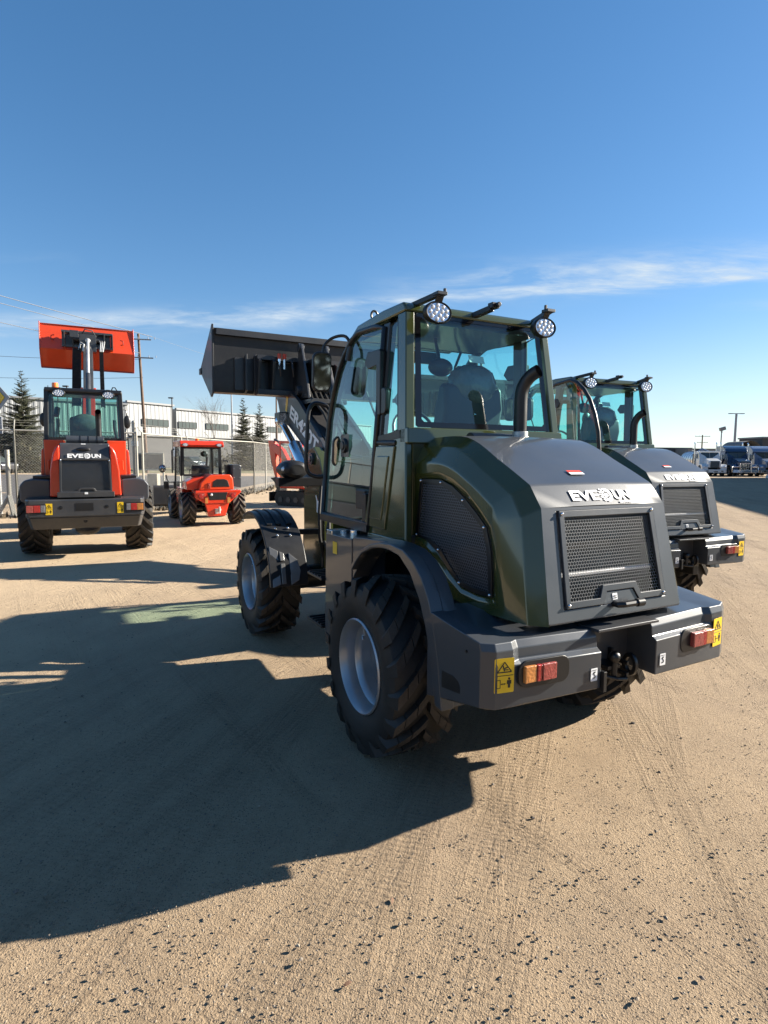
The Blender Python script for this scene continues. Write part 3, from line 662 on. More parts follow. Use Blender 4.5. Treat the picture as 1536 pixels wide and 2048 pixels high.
        g = G(); g.plate([(c_[0], c_[1] + a, c_[2] + b_) for a, b_ in rrect(.15, .17, .01)], (-s * .003, 0, 0)); g.out('vent_plate', MT['dkgrey'], DO)
        g = G(); g.box((X(1.45) - s * .03, .68, 1.46), (.06, .16, .14)); g.box((X(1.38) - s * .02, .60, 1.40), (.05, .06, .22)); g.out('door_latch', MT['plastic'], DO, .01)
        # grab loop and mirrors at the front corner
        gl = [(X(2.15) - s * .05 + s * .06, 1.40, 2.17), (X(2.1) + s * .10, 1.42, 2.19), (X(2.1) + s * .155, 1.42, 2.12), (X(2.0) + s * .165, 1.42, 1.9), (X(1.8) + s * .16, 1.42, 1.70), (X(1.7) + s * .12, 1.42, 1.62), (X(1.7) + s * .03, 1.40, 1.60), (X(1.7) - s * .02, 1.38, 1.66), (X(1.9) - s * .0, 1.36, 1.9)]
        g = G(); g.tube(spline(gl, 5), .017, 8); g.out('grab_rail', MT['plastic'], T, 0, 50)
        g = G(); g.tube(spline([(X(2.55) - s * .02, 1.02, 2.56), (X(2.6) + s * .02, 1.06, 2.66), (X(2.6) + s * .09, 1.14, 2.66), (X(2.6) + s * .15, 1.17, 2.60), (X(2.5) + s * .155, 1.17, 2.52)], 5), .012, 8); g.cyl((X(2.5) - s * .0, 1.05, 2.48), (X(2.6) - s * .01, 1.03, 2.6), .025, n=10)
        MR = g.out('mirror_arm', MT['black'], T, 0, 50)
        def MP(a, b_, d, cz, cx): return (X(2.4) + s * (cx + a * .95), 1.17 + a * .3 - d - b_ * .06, cz + b_)
        for nm, cz, cx, w_, h_ in (('mirror', 2.405, .155, .145, .30), ('mirror', 1.80, .02, .085, .24)):
            g = G(); g.plate([MP(a, b_, .0, cz, cx) for a, b_ in rrect(w_, h_, .05, 5)], (0, .03, 0)); mo = g.out(nm, MT['plastic'], MR, .01)
            g = G(); g.plate([MP(a, b_, .004, cz, cx) for a, b_ in rrect(w_ * .84, h_ * .9, .042, 5)], (0, .003, 0)); g.out('mirror_glass', MT['mirror'], mo, 0, 0)
    # rear beam, rear window with black border, wall, floor, roof
    g = G(); z0, z1 = 1.845, 1.945
    g.add([(sx_ * cabx(z), caby(z) + d, z) for z in (z0, z1) for sx_, d in ((-1, -.03), (1, -.03), (1, .08), (-1, .08))], [(0, 1, 5, 4), (1, 2, 6, 5), (2, 3, 7, 6), (3, 0, 4, 7), (4, 5, 6, 7), (0, 1, 2, 3)])
    g.box((0, .10, 1.5), (1.16, .05, .72)); g.out('cab_rear_wall', MT['olive'], T, .01)
    def RW(x, z, d=0): return (x, caby(z) + .012 - d, z)
    wo = [(-.545, 1.948), (.545, 1.948), (.505, 2.665), (-.505, 2.665)]; wi = [(-.498, 2.0), (-.48, 1.983), (.48, 1.983), (.498, 2.0), (.466, 2.625), (.45, 2.642), (-.45, 2.642), (-.466, 2.625)]
    g = G(); g.poly(*[RW(*p) for p in wo]); RWN = g.out('rear_window', MT['glassr'], T, 0, 0)
    g = G(); oo = [(-.545, 1.96), (-.53, 1.948), (.53, 1.948), (.545, 1.96), (.505, 2.65), (.49, 2.665), (-.49, 2.665), (-.505, 2.65)]
    a_ = [RW(*p, .0025) for p in oo]; b__ = [RW(*p, .0025) for p in wi]; g.add(a_ + b__, [(i, (i + 1) % 8, 8 + (i + 1) % 8, 8 + i) for i in range(8)]); g.out('window_border', MT['border'], RWN, 0, 0)
    g = G(); rf = [(caby(2.7), 2.70), (caby(2.7) - .005, 2.665), (.9, 2.65), (1.02, 2.615), (1.05, 2.64), (.9, 2.715), (.5, 2.735), (caby(2.7) + .03, 2.73)]
    g.prism(rf, 'x', -.578, .578); g.out('roof', MT['olive'], T, .016, 30, 3)
    g = G(); g.prism([(.93, 2.70), (1.28, 2.655), (1.29, 2.69), (.93, 2.765)], 'x', -.44, .47); g.out('sun_visor', MT['dkgrey'], T, .01)
    g = G(); g.prism([(.25, 2.645), (.95, 2.628), (.95, 2.615), (.25, 2.62)], 'x', -.52, .52); g.out('headliner', MT['dkgrey'], T)
    # windscreen: curved glass, posts, lower panel
    g = G(); n = len(APIL)
    g.add([(s * (cabx(z) - .03), y + .004, z) for y, z in APIL for s in (-1, 1)], [(2 * i, 2 * i + 1, 2 * i + 3, 2 * i + 2) for i in range(1, n - 1)]); g.out('windscreen', MT['glass'], T, 0, 30)
    for s in (-1, 1):
        g = G(); g.tube([(s * (cabx(z) - .035), y - .02, z) for y, z in APIL], .03, 8); g.out('front_post', MT['dkgrey'], T, 0, 50)
    g = G(); g.box((0, 1.37, 1.50), (1.26, .05, .46)); g.box((0, .7, 1.25), (1.25, 1.3, .05)); g.out('cab_floor', MT['dkgrey'], T, .01)
    # seat with plastic cover, steering column, console, fan and inside mirror
    g = G(); g.box((.05, .62, 1.62), (.5, .5, .14)); g.prism([(.40, 1.68), (.30, 2.10), (.32, 2.26), (.40, 2.28), (.46, 2.12), (.54, 1.70)], 'x', -.19, .30); g.box((.05, .62, 1.42), (.36, .4, .28)); g.box((-.24, .6, 1.82), (.07, .34, .07)); g.box((.36, .6, 1.82), (.1, .4, .08))
    ST = g.out('seat', MT['seat'], T, .04, 40, 4)
    g = G(); g.ball((0, 0, 0), 1, 26, 14); rq = random.Random(4); V_ = []
    for x, y, z in g.v:
        k = 1 + .06 * sin(7 * x + 3 * z) * cos(9 * z + 4 * y) + rq.uniform(-.02, .02); tz = .19 * (1.0 if z > .2 else .72 + .35 * (z + 1) / 1.2)
        ax = abs(x) ** .6 * (1 if x > 0 else -1); V_.append((.075 + tz * ax * k, .38 + .10 * y * k, 2.255 + .155 * z * k))
    g.v = V_; g.out('plastic_cover', MT['bag'], ST, 0, 60)
    g = G()
    for z in (1.99, 2.06): g.ball((.055, .327 if z < 2.0 else .312, z), .012, 8, 6)
    g.out('seat_screw', MT['chrome'], ST)
    g = G(); g.ball((-.10, .52, 2.40), (.10, .05, .065), 16, 10); g.cyl((-.1, .52, 2.40), (-.1, .6, 2.62), .012); g.out('inside_mirror', MT['plastic'], T)
    g = G(); g.tube([(.0, 1.28, 1.45), (.0, 1.12, 1.85), (.0, 1.06, 1.95)], .035, 10); g.tube([(.19 * cos(t), 1.05 + .08 * sin(t) * .9, 1.97 + .17 * sin(t)) for t in [2 * pi * i / 24 for i in range(24)]], .014, 8, True); g.bar((-.18, 1.05, 1.97), (.18, 1.05, 1.97), .03, .02); g.out('steering_wheel', MT['plastic'], T)
    g = G(); g.box((.02, 1.25, 1.62), (.7, .18, .3)); g.box((.44, .75, 1.75), (.14, .5, .3)); g.tube([(.42, .8, 1.9), (.42, .85, 2.02)], .015); g.ball((.42, .86, 2.04), .03); g.out('console', MT['plastic'], T, .02)
    g = G(); g.box((.0, .90, 2.53), (.26, .03, .09)); g.tube([(.30, .95, 2.30), (.36, 1.02, 2.50), (.40, 1.0, 2.62)], .012); g.ball((.30, .93, 2.30), (.07, .03, .09), 14, 10); g.out('cab_fan', MT['plastic'], T, .006)
    g = G(); g.slab([(-.02, .30, 2.46), (.12, .32, 2.46), (.12, .30, 2.41), (-.02, .28, 2.41)], .003); g.out('label', MT['white'], T, smooth=0)
    # wiper and eye bolt
    g = G(); g.bar((-.30, 1.33, 2.30), (-.12, 1.385, 1.95), .012, .012); g.bar((-.12, 1.385, 1.95), (.1, 1.39, 1.72), .014, .014); g.out('wiper', MT['black'], T)
    g = G(); g.cyl((-.44, .90, 2.71), (-.44, .90, 2.775), .013, n=10); g.tube([(-.44 + .026 * cos(t), .90 , 2.80 + .032 * sin(t)) for t in [2 * pi * i / 16 for i in range(16)]], .009, 8, True); g.out('eye_bolt', MT['black'], T)
    # work lamps on cranked brackets
    for s in (-1, 1):
        LP = lamp(T, s * .425, .045, 2.642)
        g = G(); g.bar((s * .50, .30, 2.715), (s * .435, .01, 2.745), .035, .03); g.box((s * .43, .02, 2.745), (.07, .06, .02)); g.bar((s * .425, .02, 2.745), (s * .425, .05, 2.70), .05, .012); g.box((s * .40, .015, 2.765), (.016, .016, .03)); g.out('lamp_bracket', MT['black'], LP, .003)
    g = G(); g.bar((-.06, .25, 2.69), (-.01, .06, 2.72), .045, .035); g.box((0, .055, 2.735), (.06, .05, .035)); g.cyl((.005, .04, 2.735), (.005, .0, 2.735), .016, n=10); g.out('rear_camera', MT['black'], T, .004)
    # ------------------------------------------------ front end: tower, fenders, headlamps
    for s in (-1, 1):
        g = G(); g.prism([(2.13, .62), (2.13, 1.50), (2.25, 1.74), (2.42, 1.86), (2.56, 1.84), (2.66, 1.70), (2.72, 1.3), (2.72, .62)], 'x', s * .27, s * .36); TW = g.out('boom_tower', MT['olive'], T, .008)
        g = G(); g.cyl((s * .24, 2.45, 1.74), (s * .385, 2.45, 1.74), .06, n=18); g.cyl((s * .36, 2.45, 1.74), (s * .395, 2.45, 1.74), .03, n=12); g.out('pivot_pin', MT['dkgrey'], TW, .004)
        g = G(); g.box((s * .365, 2.17, 1.0), (.004, .05, .28)) if False else g.tube([(s * .37, 2.16, .70), (s * .37, 2.16, 1.25), (s * .37, 2.16, 1.5)], .014); g.out('pipe', MT['dkgrey'], TW)
        if s < 0:
            flat_shapes('paper_tag', [[(0, 0), (.05, -.01), (.055, .11), (.0, .12)], [(0, .11), (-.03, .16), (-.01, .17), (.03, .115)]], (-.372, 2.30, 1.22), (0, -1, 0), (0, 0, 1), MT['white'], TW)
            flat_shapes('label', [rrect(.075, .13, .004)], (-.362, 2.22, 1.17), (0, -1, 0), (0, 0, 1), MT['polegrey'], TW)
        # plastic front fender over the wheel
        ins, outs = [], []; rr_ = .665
        for i in range(13):
            a = R_(62 + 112 * i / 12); ins.append((2.60 + rr_ * cos(a), .525 + rr_ * sin(a))); outs.append((2.60 + (rr_ + .035) * cos(a), .525 + (rr_ + .035) * sin(a)))
        g = G(); g.prism(ins + outs[::-1], 'x', s * .60, s * .955); FF = g.out('front_fender', MT['plastic'], T, .008, 30)
        g = G()
        for xx in (.68, .78, .87):
            g.prism([(2.60 + (rr_ + .03) * cos(R_(62 + 60 * i / 9)), .525 + (rr_ + .03) * sin(R_(62 + 60 * i / 9))) for i in range(10)] + [(2.60 + (rr_ + .05) * cos(R_(122 - 60 * i / 9)), .525 + (rr_ + .05) * sin(R_(122 - 60 * i / 9))) for i in range(10)], 'x', s * (xx - .025), s * (xx + .025))
        g.out('fender_rib', MT['plastic'], FF, .006, 30)
        g = G(); 
        def FP(x, a, d=.0): a = R_(a); return (s * x, 2.60 + (rr_ + .037 + d) * cos(a), .525 + (rr_ + .037 + d) * sin(a))
        sg = 1
        for pan in ([(.935, 143), (.86, 147), (.86, 172), (.935, 174)], [(.85, 147.5), (.81, 149), (.81, 155), (.85, 155)], [(.85, 157), (.81, 157), (.81, 172), (.85, 172)], [(.765, 149), (.69, 155), (.67, 163), (.69, 170), (.765, 173)]):
            k = [FP(x, a, .012) for x, a in pan]; b0 = [FP(x, a, -.01) for x, a in pan]; n_ = len(pan)
            g.add(k + b0, [list(range(n_))] + [(i, (i + 1) % n_, n_ + (i + 1) % n_, n_ + i) for i in range(n_)])
        g.out('tread_plate', MT['sheenplate'], FF, .005)
        studs('bolt', [FP(x_, a_2, .01) for x_ in (.71, .83) for a_2 in (127, 134)], .012, MT['chrome'], FF)
        g = G(); g.bar((s * .33, 2.20, 1.04), (s * .86, 2.20, 1.06), .045, .05); g.out('fender_arm', MT['black'], FF, .004)
        g = G(); g.box((s * .58, 2.17, 1.525), (.46, .10, .08)); 
        HB = g.out('headlamp_bracket', MT['black'], T, .006)
        g = G(); n = 20
        secs = [(2.06, .06), (2.08, .09), (2.14, .108), (2.24, .112), (2.28, .105)]
        vs = [(s * (.652) + .0 + 1.28 * r * cos(2 * pi * i / n), y, 1.64 + .80 * r * sin(2 * pi * i / n)) for y, r in secs for i in range(n)]
        g.add(vs, [(j * n + i, j * n + (i + 1) % n, j * n + n + (i + 1) % n, j * n + n + i) for j in range(4) for i in range(n)] + [list(range(n)), list(range(4 * n, 5 * n))]); g.out('headlamp', MT['plastic'], HB)
        g = G(); g.ball((s * .735, 2.12, 1.645), (.05, .05, .035), 12, 8); g.out('side_lamp', MT['clearlens'], HB)
    g = G(); g.box((0, 2.45, 1.1), (.56, .2, .9)); g.cyl((-.27, 2.45, 1.74), (.27, 2.45, 1.74), .05); g.out('tower_brace', MT['olive'], T, .01)
    # ------------------------------------------------ boom with lift ram, bellcrank, quick hitch and bucket
    bo = [(2.36, 1.84), (2.62, 2.03), (3.15, 2.37), (3.40, 2.485), (3.56, 2.53), (3.9, 2.56), (4.0, 2.57), (4.0, 2.49), (3.92, 2.42), (3.85, 2.29), (3.74, 2.19), (3.48, 2.10), (2.83, 1.80), (2.62, 1.68), (2.46, 1.65), (2.36, 1.70)]
    for s in (-1, 1):
        g = G(); g.prism(bo, 'x', s * .22, s * .265); BM = g.out('boom_arm', MT['dkgrey'], T, .006)
        if s < 0:
            O = Vector((-.2665, 3.46, 2.215)); u = Vector((0, -.90, -.435)); v = Vector((0, -.435, .90))
            place_text('lettering', 'ER420T', .15, .98, O, u, v, MT['white'], BM, .035)
            flat_shapes('warning_sticker', [[(0, 0), (.07, .0), (.07, .17), (.0, .17)]], (-.2665, 3.62, 2.30), (0, -.95, -.3), (0, -.3, .95), MT['yellow'], BM)
        g = G(); g.cyl((s * .31, 2.62, 1.50), (s * .31, 3.15, 1.88), .075, n=18); g.cyl((s * .31, 3.1, 1.845), (s * .31, 3.62, 2.16), .04, n=16); g.ball((s * .31, 3.64, 2.17), .075, 14, 10); g.box((s * .31, 3.60, 2.2), (.10, .16, .12))
        RM = g.out('lift_ram', MT['chrome'], T, 0, 40)
        g = G(); g.ball((s * .31, 2.66, 1.54), (.1, .14, .12), 16, 10); g.box((s * .31, 3.62, 2.21), (.12, .2, .13)); g.out('ram_bracket', MT['dkgrey'], RM, .01)
    g = G(); g.prism([(2.5, 1.70), (2.5, 1.95), (3.3, 2.40), (3.8, 2.52), (3.8, 2.35), (3.3, 2.15)], 'x', -.21, .21); g.out('inner_boom', MT['bucketpaint'], T, .01)
    g = G()
    for xx in (-.06, .06): g.prism([(3.15, 2.38), (3.05, 2.72), (3.12, 2.88), (3.22, 2.86), (3.42, 2.55), (3.45, 2.4)], 'x', xx - .02, xx + .02)
    g.cyl((0, 3.12, 2.80), (0, 2.55, 2.22), .05); g.cyl((0, 3.13, 2.80), (0, 3.55, 2.86), .045); g.out('bellcrank', MT['bucketpaint'], T, .006)
    g = G()
    for xx in (-.17, .13):
        g.prism([(3.36, 2.42), (3.05, 2.40), (3.12, 2.62), (3.30, 3.02), (3.38, 3.04), (3.42, 2.62)], 'x', xx - .014, xx + .014)
        g.cyl((xx - .03, 3.34, 2.98), (xx + .03, 3.34, 2.98), .05, n=14)
    g.cyl((-.24, 3.30, 2.5), (.24, 3.30, 2.5), .055, n=16); g.box((0, 3.05, 2.36), (.42, .3, .05)); g.bar((-.19, 3.2, 2.44), (.19, 3.2, 2.44), .12, .03)
    g.out('boom_head', MT['dkgrey'], T, .005)
    g = G()
    for i in range(4): g.tube([(-.12 + .05 * i, 2.5, 2.0), (-.12 + .05 * i, 2.75, 2.22), (-.14 + .06 * i, 3.05, 2.40), (-.12 + .05 * i, 3.3, 2.62)], .016, 6)
    g.out('boom_hoses', MT['rubber'], T)
    g = G()
    for x in (-.62, -.46, -.16, -.02, .16, .30, .60):
        g.prism([(3.44, 2.48), (3.38, 2.82), (3.46, 2.86), (3.60, 2.86), (3.60, 2.46)], 'x', x - .016, x + .016)
    g.box((0, 3.50, 2.86), (1.28, .12, .05)); g.box((0, 3.50, 2.48), (1.28, .16, .06)); g.box((0, 3.62, 2.66), (1.25, .02, .36))
    for x in (-.40, -.25): g.tube([(x, 3.42, 2.84), (x, 3.38, 2.75), (x + .02, 3.40, 2.66)], .014, 6)
    QH = g.out('quick_hitch', MT['bucketpaint'], T, .005)
    g = G()
    for x in (-.40, -.34, .12, .18): g.cyl((x, 3.40, 2.85), (x, 3.40, 2.91), .022, n=10)
    g.out('hose_cap', MT['redsticker'], QH, .004)
    g = G()
    for x in (-.40, -.34, .12): g.cyl((x, 3.40, 2.74), (x, 3.40, 2.85), .016, n=10)
    g.out('coupling', MT['chrome'], QH)
    W_ = 1.08; ou_ = [(3.62, 2.47), (3.60, 2.62), (3.60, 3.10), (3.585, 3.16), (3.63, 3.165), (3.64, 2.64), (3.68, 2.52), (4.30, 2.77), (4.33, 2.75), (3.72, 2.46)]
    g = G(); g.prism(ou_, 'x', -W_, W_); g.box((0, 3.575, 3.12), (2.12, .05, .07)); g.prism([(3.58, 2.50), (3.58, 2.86), (3.60, 2.86), (3.60, 2.50)], 'x', -.86, .86)
    for x in (-.74, -.64, .64, .74): g.prism([(3.60, 2.86), (3.52, 2.90), (3.52, 2.5), (3.60, 2.47)], 'x', x - .012, x + .012)
    BK = g.out('bucket', MT['bucketpaint'], T, .004)
    for s in (-1, 1):
        g = G(); g.prism([(3.585, 3.20), (3.61, 2.46), (3.70, 2.42), (4.33, 2.77), (4.30, 2.82)], 'x', s * W_, s * (W_ + .022)); g.box((s * (W_ + .01), 4.30, 2.775), (.05, .10, .07)); g.out('bucket_side', MT['bucketpaint'], BK, .004)
    return T
def build_red():
    T = thing('wheel_loader', 'red and black wheel loader with its telescopic boom and red bucket raised high', 'wheel loader', (-5.51, 10.74, 0), R_(26))
    for y in (0, 2.7):
        for s in (-1, 1): wheel(T, s * .85, y, s, .60, .45, .31, 18)
    g = G(); g.box((0, .2, .8), (1.1, 2.4, .5)); g.cyl((-.7, 0, .6), (.7, 0, .6), .13); g.cyl((-.7, 2.7, .6), (.7, 2.7, .6), .13); g.ball((0, 0, .58), .22); g.box((0, 2.4, 1.0), (.7, 1.2, .6)); g.prism([(1.9, 1.0), (1.9, 2.0), (2.2, 2.1), (2.5, 1.6), (2.5, 1.0)], 'x', -.28, .28)
    g.ball((0, -1.0, .52), (.20, .1, .12)); g.out('chassis', MT['black'], T, .01)
    # counterweight
    rr = [(-.89, -1.16), (-.84, -1.25), (.84, -1.25), (.89, -1.16), (.93, -.65), (-.93, -.65)]
    g = G(); g.prism(rr, 'z', .74, 1.03); lo = [(a * .985, b + (.02 if b < -.7 else 0)) for a, b in rr]
    g.prism([(a * .95, b + (.13 if b < -.7 else .0)) for a, b in lo], 'z', .53, .739, lo); BW = g.out('bumper', MT['dkgrey'], T, .018, 30, 3)
    g = G(); g.box((-.03, -1.25, .905), (.26, .01, .125)); g.out('hitch_slot', MT['black'], BW)
    for x in (-.38, .30, -.03):
        g = G(); z = .90 if x != -.03 else .66; yy = -1.25 if z > .7 else -1.185
        g.lathe([(.012, -.006), (.03, -.004), (.03, .004)], (x, yy, z), 'y', 14); g.out('plug', MT['black'], BW)
    for s in (-1, 1):
        g = G(); g.box((s * .735, -1.251, .885), (.29, .012, .15)); RC = g.out('recess_plate', MT['black'], BW)
        for x0, x1, mt in ((.60, .67, 'greylens'), (.67, .77, 'redlens'), (.77, .87, 'amberlens' if s > 0 else 'pinklens')):  # left outer lens pink: its dimmer reflection is put into the colour
            g = G(); g.box((s * (x0 + x1) / 2, -1.262, .885), (x1 - x0 - .004, .02, .115)); g.out('tail_lamp', MT[mt], RC, .006)
        warning((-.60 if s < 0 else .46, -1.252, .785), (1, 0, 0), (0, 0, 1), .10, .185, BW, .003)
        g = G(); g.prism([(.62, 1.42), (.62, 1.0), (.90, 1.0), (1.0, 1.05), (1.0, 1.28), (.93, 1.37), (.80, 1.41)], 'y', -.66, .55) if False else g.prism([(s * a, b) for a, b in [(.55, 1.34), (.55, .95), (.97, .95), (1.01, 1.0), (1.01, 1.24), (.94, 1.33), (.80, 1.36)]], 'y', -.70, .75)
        FD = g.out('rear_fender', MT['grey'], T, .03, 30, 3)
        g = G(); g.box((s * .68, -.2, 1.38), (.26, .9, .05)); g.out('fender_cap', MT['black'], FD, .01)
        # red hood sides
        g = G(); P = [(s * .375, 1.93), (s * .43, 1.88), (s * .475, 1.78), (s * .52, 1.5), (s * .54, 1.07), (s * .375, 1.07)]
        P2 = [(a, b) for a, b in P]; g.prism(P, 'y', -1.10, -.05); HS = g.out('hood_side', MT['red'], T, .025, 30, 3)
        g = G(); g.prism([(s * a, b) for a, b in [(.54, 1.36), (.66, 1.36), (.665, 2.03), (.35, 2.03), (.35, 1.95), (.50, 1.8)]], 'y', -.14, .55); g.out('cab_side', MT['redorange'], T, .012, 30)
        g = G(); g.prism([(s * .66, 1.9), (s * .72, 1.85), (s * .74, 1.40), (s * .66, 1.36)], 'y', -.02, .5); g.out('side_panel', MT['red'], T, .02)
        g = G(); g.tube([(s * .60, -.15, 1.50), (s * .60, -.19, 1.50), (s * .60, -.19, 1.66), (s * .60, -.15, 1.66)], .014); g.out('grab_handle', MT['redorange'], T)
    g = G(); g.prism([(-1.12, 1.08), (-1.12, 1.12), (-1.10, 1.69), (-1.02, 1.945), (-.92, 1.965), (-.05, 1.975), (-.05, 1.08)], 'x', -.374, .374); HD = g.out('hood', MT['dkgrey'], T, .012, 30)
    g = G(); g.slab([(-.37, -1.123, 1.165), (.37, -1.123, 1.165), (.355, -1.11, 1.68), (-.355, -1.11, 1.68)], .004); GR = g.out('grille', MT['perf_tight'], HD, 0, 0)
    g = G()
    for a, b in (((-.38, -1.128, 1.15), (-.365, -1.115, 1.69)), ((.38, -1.128, 1.15), (.365, -1.115, 1.69)), ((-.37, -1.115, 1.69), (.37, -1.115, 1.69)), ((-.38, -1.128, 1.15), (-.12, -1.128, 1.15)), ((.14, -1.128, 1.15), (.38, -1.128, 1.15)), ((-.12, -1.128, 1.15), (-.09, -1.128, 1.20)), ((-.09, -1.128, 1.20), (.11, -1.128, 1.20)), ((.11, -1.128, 1.20), (.14, -1.128, 1.15))): g.bar(a, b, .03, .03, (0, 1, 0))
    g.out('grille_frame', MT['dkgrey'], GR, .004)
    g = G(); g.box((0, -1.135, 1.10), (.86, .04, .09)); g.out('latch_plate', MT['dkgrey'], HD, .008)
    flat_shapes('label', [rrect(.05, .035, .003)], (.0, -1.157, 1.125), (1, 0, 0), (0, 0, 1), MT['white'], HD)
    g = G(); g.ball((-.02, -1.055, 1.86), (.11, .035, .035), 18, 8); g.out('latch_recess', MT['black'], HD)
    flat_shapes('label', [rrect(.07, .012, .002)], (-.02, -1.02, 1.947), (1, 0, 0), (0, .3, 1), MT['white'], HD)
    sv = Vector((0, .08, .255)); logo(Vector((-.26, -1.10, 1.715)) + Vector((0, -.008, 0)), (1, 0, 0), sv, .50, .07, HD)
    studs('bolt', [(s * .36, -1.13, z) for s in (-1, 1) for z in (1.16, 1.67)], .012, MT['chrome'], GR)
    g = G(); g.cyl((-.30, -.35, 2.03), (.30, -.35, 2.03), .075, n=20); AC = g.out('air_cleaner', MT['grey'], T, .004)
    g = G()
    for x in (-.08, .05, .19): g.cyl((x - .008, -.35, 2.03), (x + .008, -.35, 2.03), .079, n=20)
    g.out('band', MT['black'], AC)
    g = G(); g.tube([(.22, -.28, 2.02), (.22, -.28, 2.40), (.22, -.29, 2.47), (.22, -.33, 2.52), (.22, -.38, 2.54)], .05, 16, cap=False); g.out('exhaust_pipe', MT['plastic'], T, 0, 50)
    # cab
    for s in (-1, 1):
        g = G(); g.bar((s * .625, -.06, 2.02), (s * .60, .0, 2.93), .07, .09, (0, 1, 0)); g.bar((s * .63, .75, 1.4), (s * .60, .75, 2.9), .06, .08, (0, 1, 0)); g.tube([(s * .63, 1.7, 1.4), (s * .62, 1.65, 2.3), (s * .60, 1.35, 2.8), (s * .60, 1.1, 2.92)], .035); g.bar((s * .66, -.08, 1.38), (s * .66, -.08, 2.05), .03, .06, (0, 1, 0)); g.out('cab_post', MT['black'], T, .008)
        g = G(); g.poly((s * .63, 0, 2.0), (s * .63, 1.68, 1.5), (s * .62, 1.62, 2.3), (s * .60, 1.1, 2.9), (s * .60, .02, 2.9)); g.out('side_window', MT['glassg'], T, 0, 0)
        g = G(); g.tube([(s * .61, 1.3, 2.7), (s * .74, 1.35, 2.72), (s * .76, 1.35, 2.6)], .014); g.ball((s * .76, 1.35, 2.46), (.07, .03, .14), 14, 10); g.out('mirror', MT['black'], T)
        lamp(T, s * .40, -.10, 2.865, .20, .14)
        g = G(); g.box((s * .40, -.04, 2.95), (.07, .12, .03)); g.out('lamp_bracket', MT['black'], T, .004)
        g = G(); g.tube([(s * .58, 1.55, 2.0), (s * .52, 1.5, 2.35), (s * .52, 1.5, 2.5)], .035); g.out('windscreen_post', MT['dkgrey'], T)
    g = G(); g.poly((-.62, -.075, 2.04), (.62, -.075, 2.04), (.60, -.01, 2.90), (-.60, -.01, 2.90)); RW = g.out('rear_window', MT['glassg'], T, 0, 0)
    g = G()
    q = [(-.61, -.08, 2.055), (.61, -.08, 2.055), (.585, -.015, 2.875), (-.585, -.015, 2.875)]
    for i in range(4): g.bar(q[i], q[(i + 1) % 4], .045, .012, (0, 1, 0))
    g.bar((-.42, -.07, 2.05), (-.42, -.01, 2.88), .012, .03, (0, 1, 0)); g.out('window_border', MT['black'], RW)
    g = G(); g.poly((-.6, 1.66, 1.5), (.6, 1.66, 1.5), (.58, 1.62, 2.3), (-.58, 1.62, 2.3)); g.poly((-.58, 1.62, 2.3), (.58, 1.62, 2.3), (.57, 1.1, 2.9), (-.57, 1.1, 2.9)); g.out('windscreen', MT['glassg'], T, 0, 0)
    g = G(); g.prism([(-.05, 2.88), (-.06, 2.93), (-.02, 2.97), (1.15, 2.97), (1.2, 2.9)], 'x', -.63, .63); RF = g.out('roof', MT['black'], T, .02, 30, 3)
    g = G(); g.tube([(.55, .02, 2.97), (.52, .02, 3.02), (.48, .02, 3.02), (.46, .02, 2.97)], .01); g.tube([(-.57, .02, 2.97), (-.57, .02, 3.0)], .006); g.out('lifting_eye', MT['black'], RF)
    g = G(); g.cyl((-.46, .05, 2.97), (-.46, .05, 3.055), .055, .05, 18); g.out('beacon', MT['orangebeacon'], T, .006)
    g = G(); g.prism([(.42, 1.75), (.30, 2.1), (.30, 2.42), (.40, 2.5), (.5, 2.1), (.55, 1.75)], 'x', -.27, .25); g.box((0, .65, 1.7), (.55, .55, .16)); ST = g.out('seat', MT['seat'], T, .05, 40, 4)
    g = G(); g.ball((.0, .36, 2.36), (.26, .10, .18), 18, 12); g.out('plastic_cover', MT['bag'], ST)
    g = G(); g.tube([(-.1, 1.45, 1.6), (-.1, 1.2, 2.05)], .03); g.tube([(-.1 + .19 * cos(t), 1.19 + .07 * sin(t), 2.07 + .15 * sin(t)) for t in [2 * pi * i / 20 for i in range(20)]], .014, 8, True); g.box((.35, .7, 1.9), (.14, .5, .25)); g.tube([(-.45, .3, 2.62), (-.47, .2, 2.48)], .05); g.out('steering_wheel', MT['plastic'], T)
    g = G(); g.box((0, .8, 1.4), (1.2, 1.7, .08)); g.box((0, 1.62, 1.45), (1.2, .05, .2)); g.out('cab_floor', MT['black'], T)
    # telescopic boom
    P0, P1 = Vector((0.03, 1.75, 2.0)), Vector((.05, 4.05, 4.45)); d = (P1 - P0).normalized(); up = Vector((0, -d.z, d.y))
    g = G(); a = P0 + d * -.2; b = P0 + d * 1.55; g.bar(a, b, .26, .30, up); BM = g.out('outer_boom', MT['red'], T, .01)
    g = G(); g.bar(P0 + d * 1.4, P1, .205, .24, up); g.out('inner_boom', MT['dkgrey'], T, .008)
    g = G(); c0 = P0 + d * 1.5 + up * .12
    for s in (-1, 1): g.cyl(c0 + Vector((s * .08, 0, 0)), c0 + Vector((s * .19, 0, 0)), .045, n=12); g.box(c0 + Vector((s * .13, 0, .03)), (.05, .08, .12))
    g.out('boom_collar', MT['redorange'], BM, .008)
    g = G(); q0 = P0 + d * .2 + up * .25; g.cyl(q0, q0 + d * 1.75, .05, n=16); RM = g.out('tilt_ram', MT['dkgrey'], T, 0, 40)
    g = G(); g.cyl(q0 + d * 1.7, P1 + up * .22 - d * .15, .034, n=14); g.ball(P1 + up * .22 - d * .15, .06); g.out('ram_rod', MT['steel'], RM)
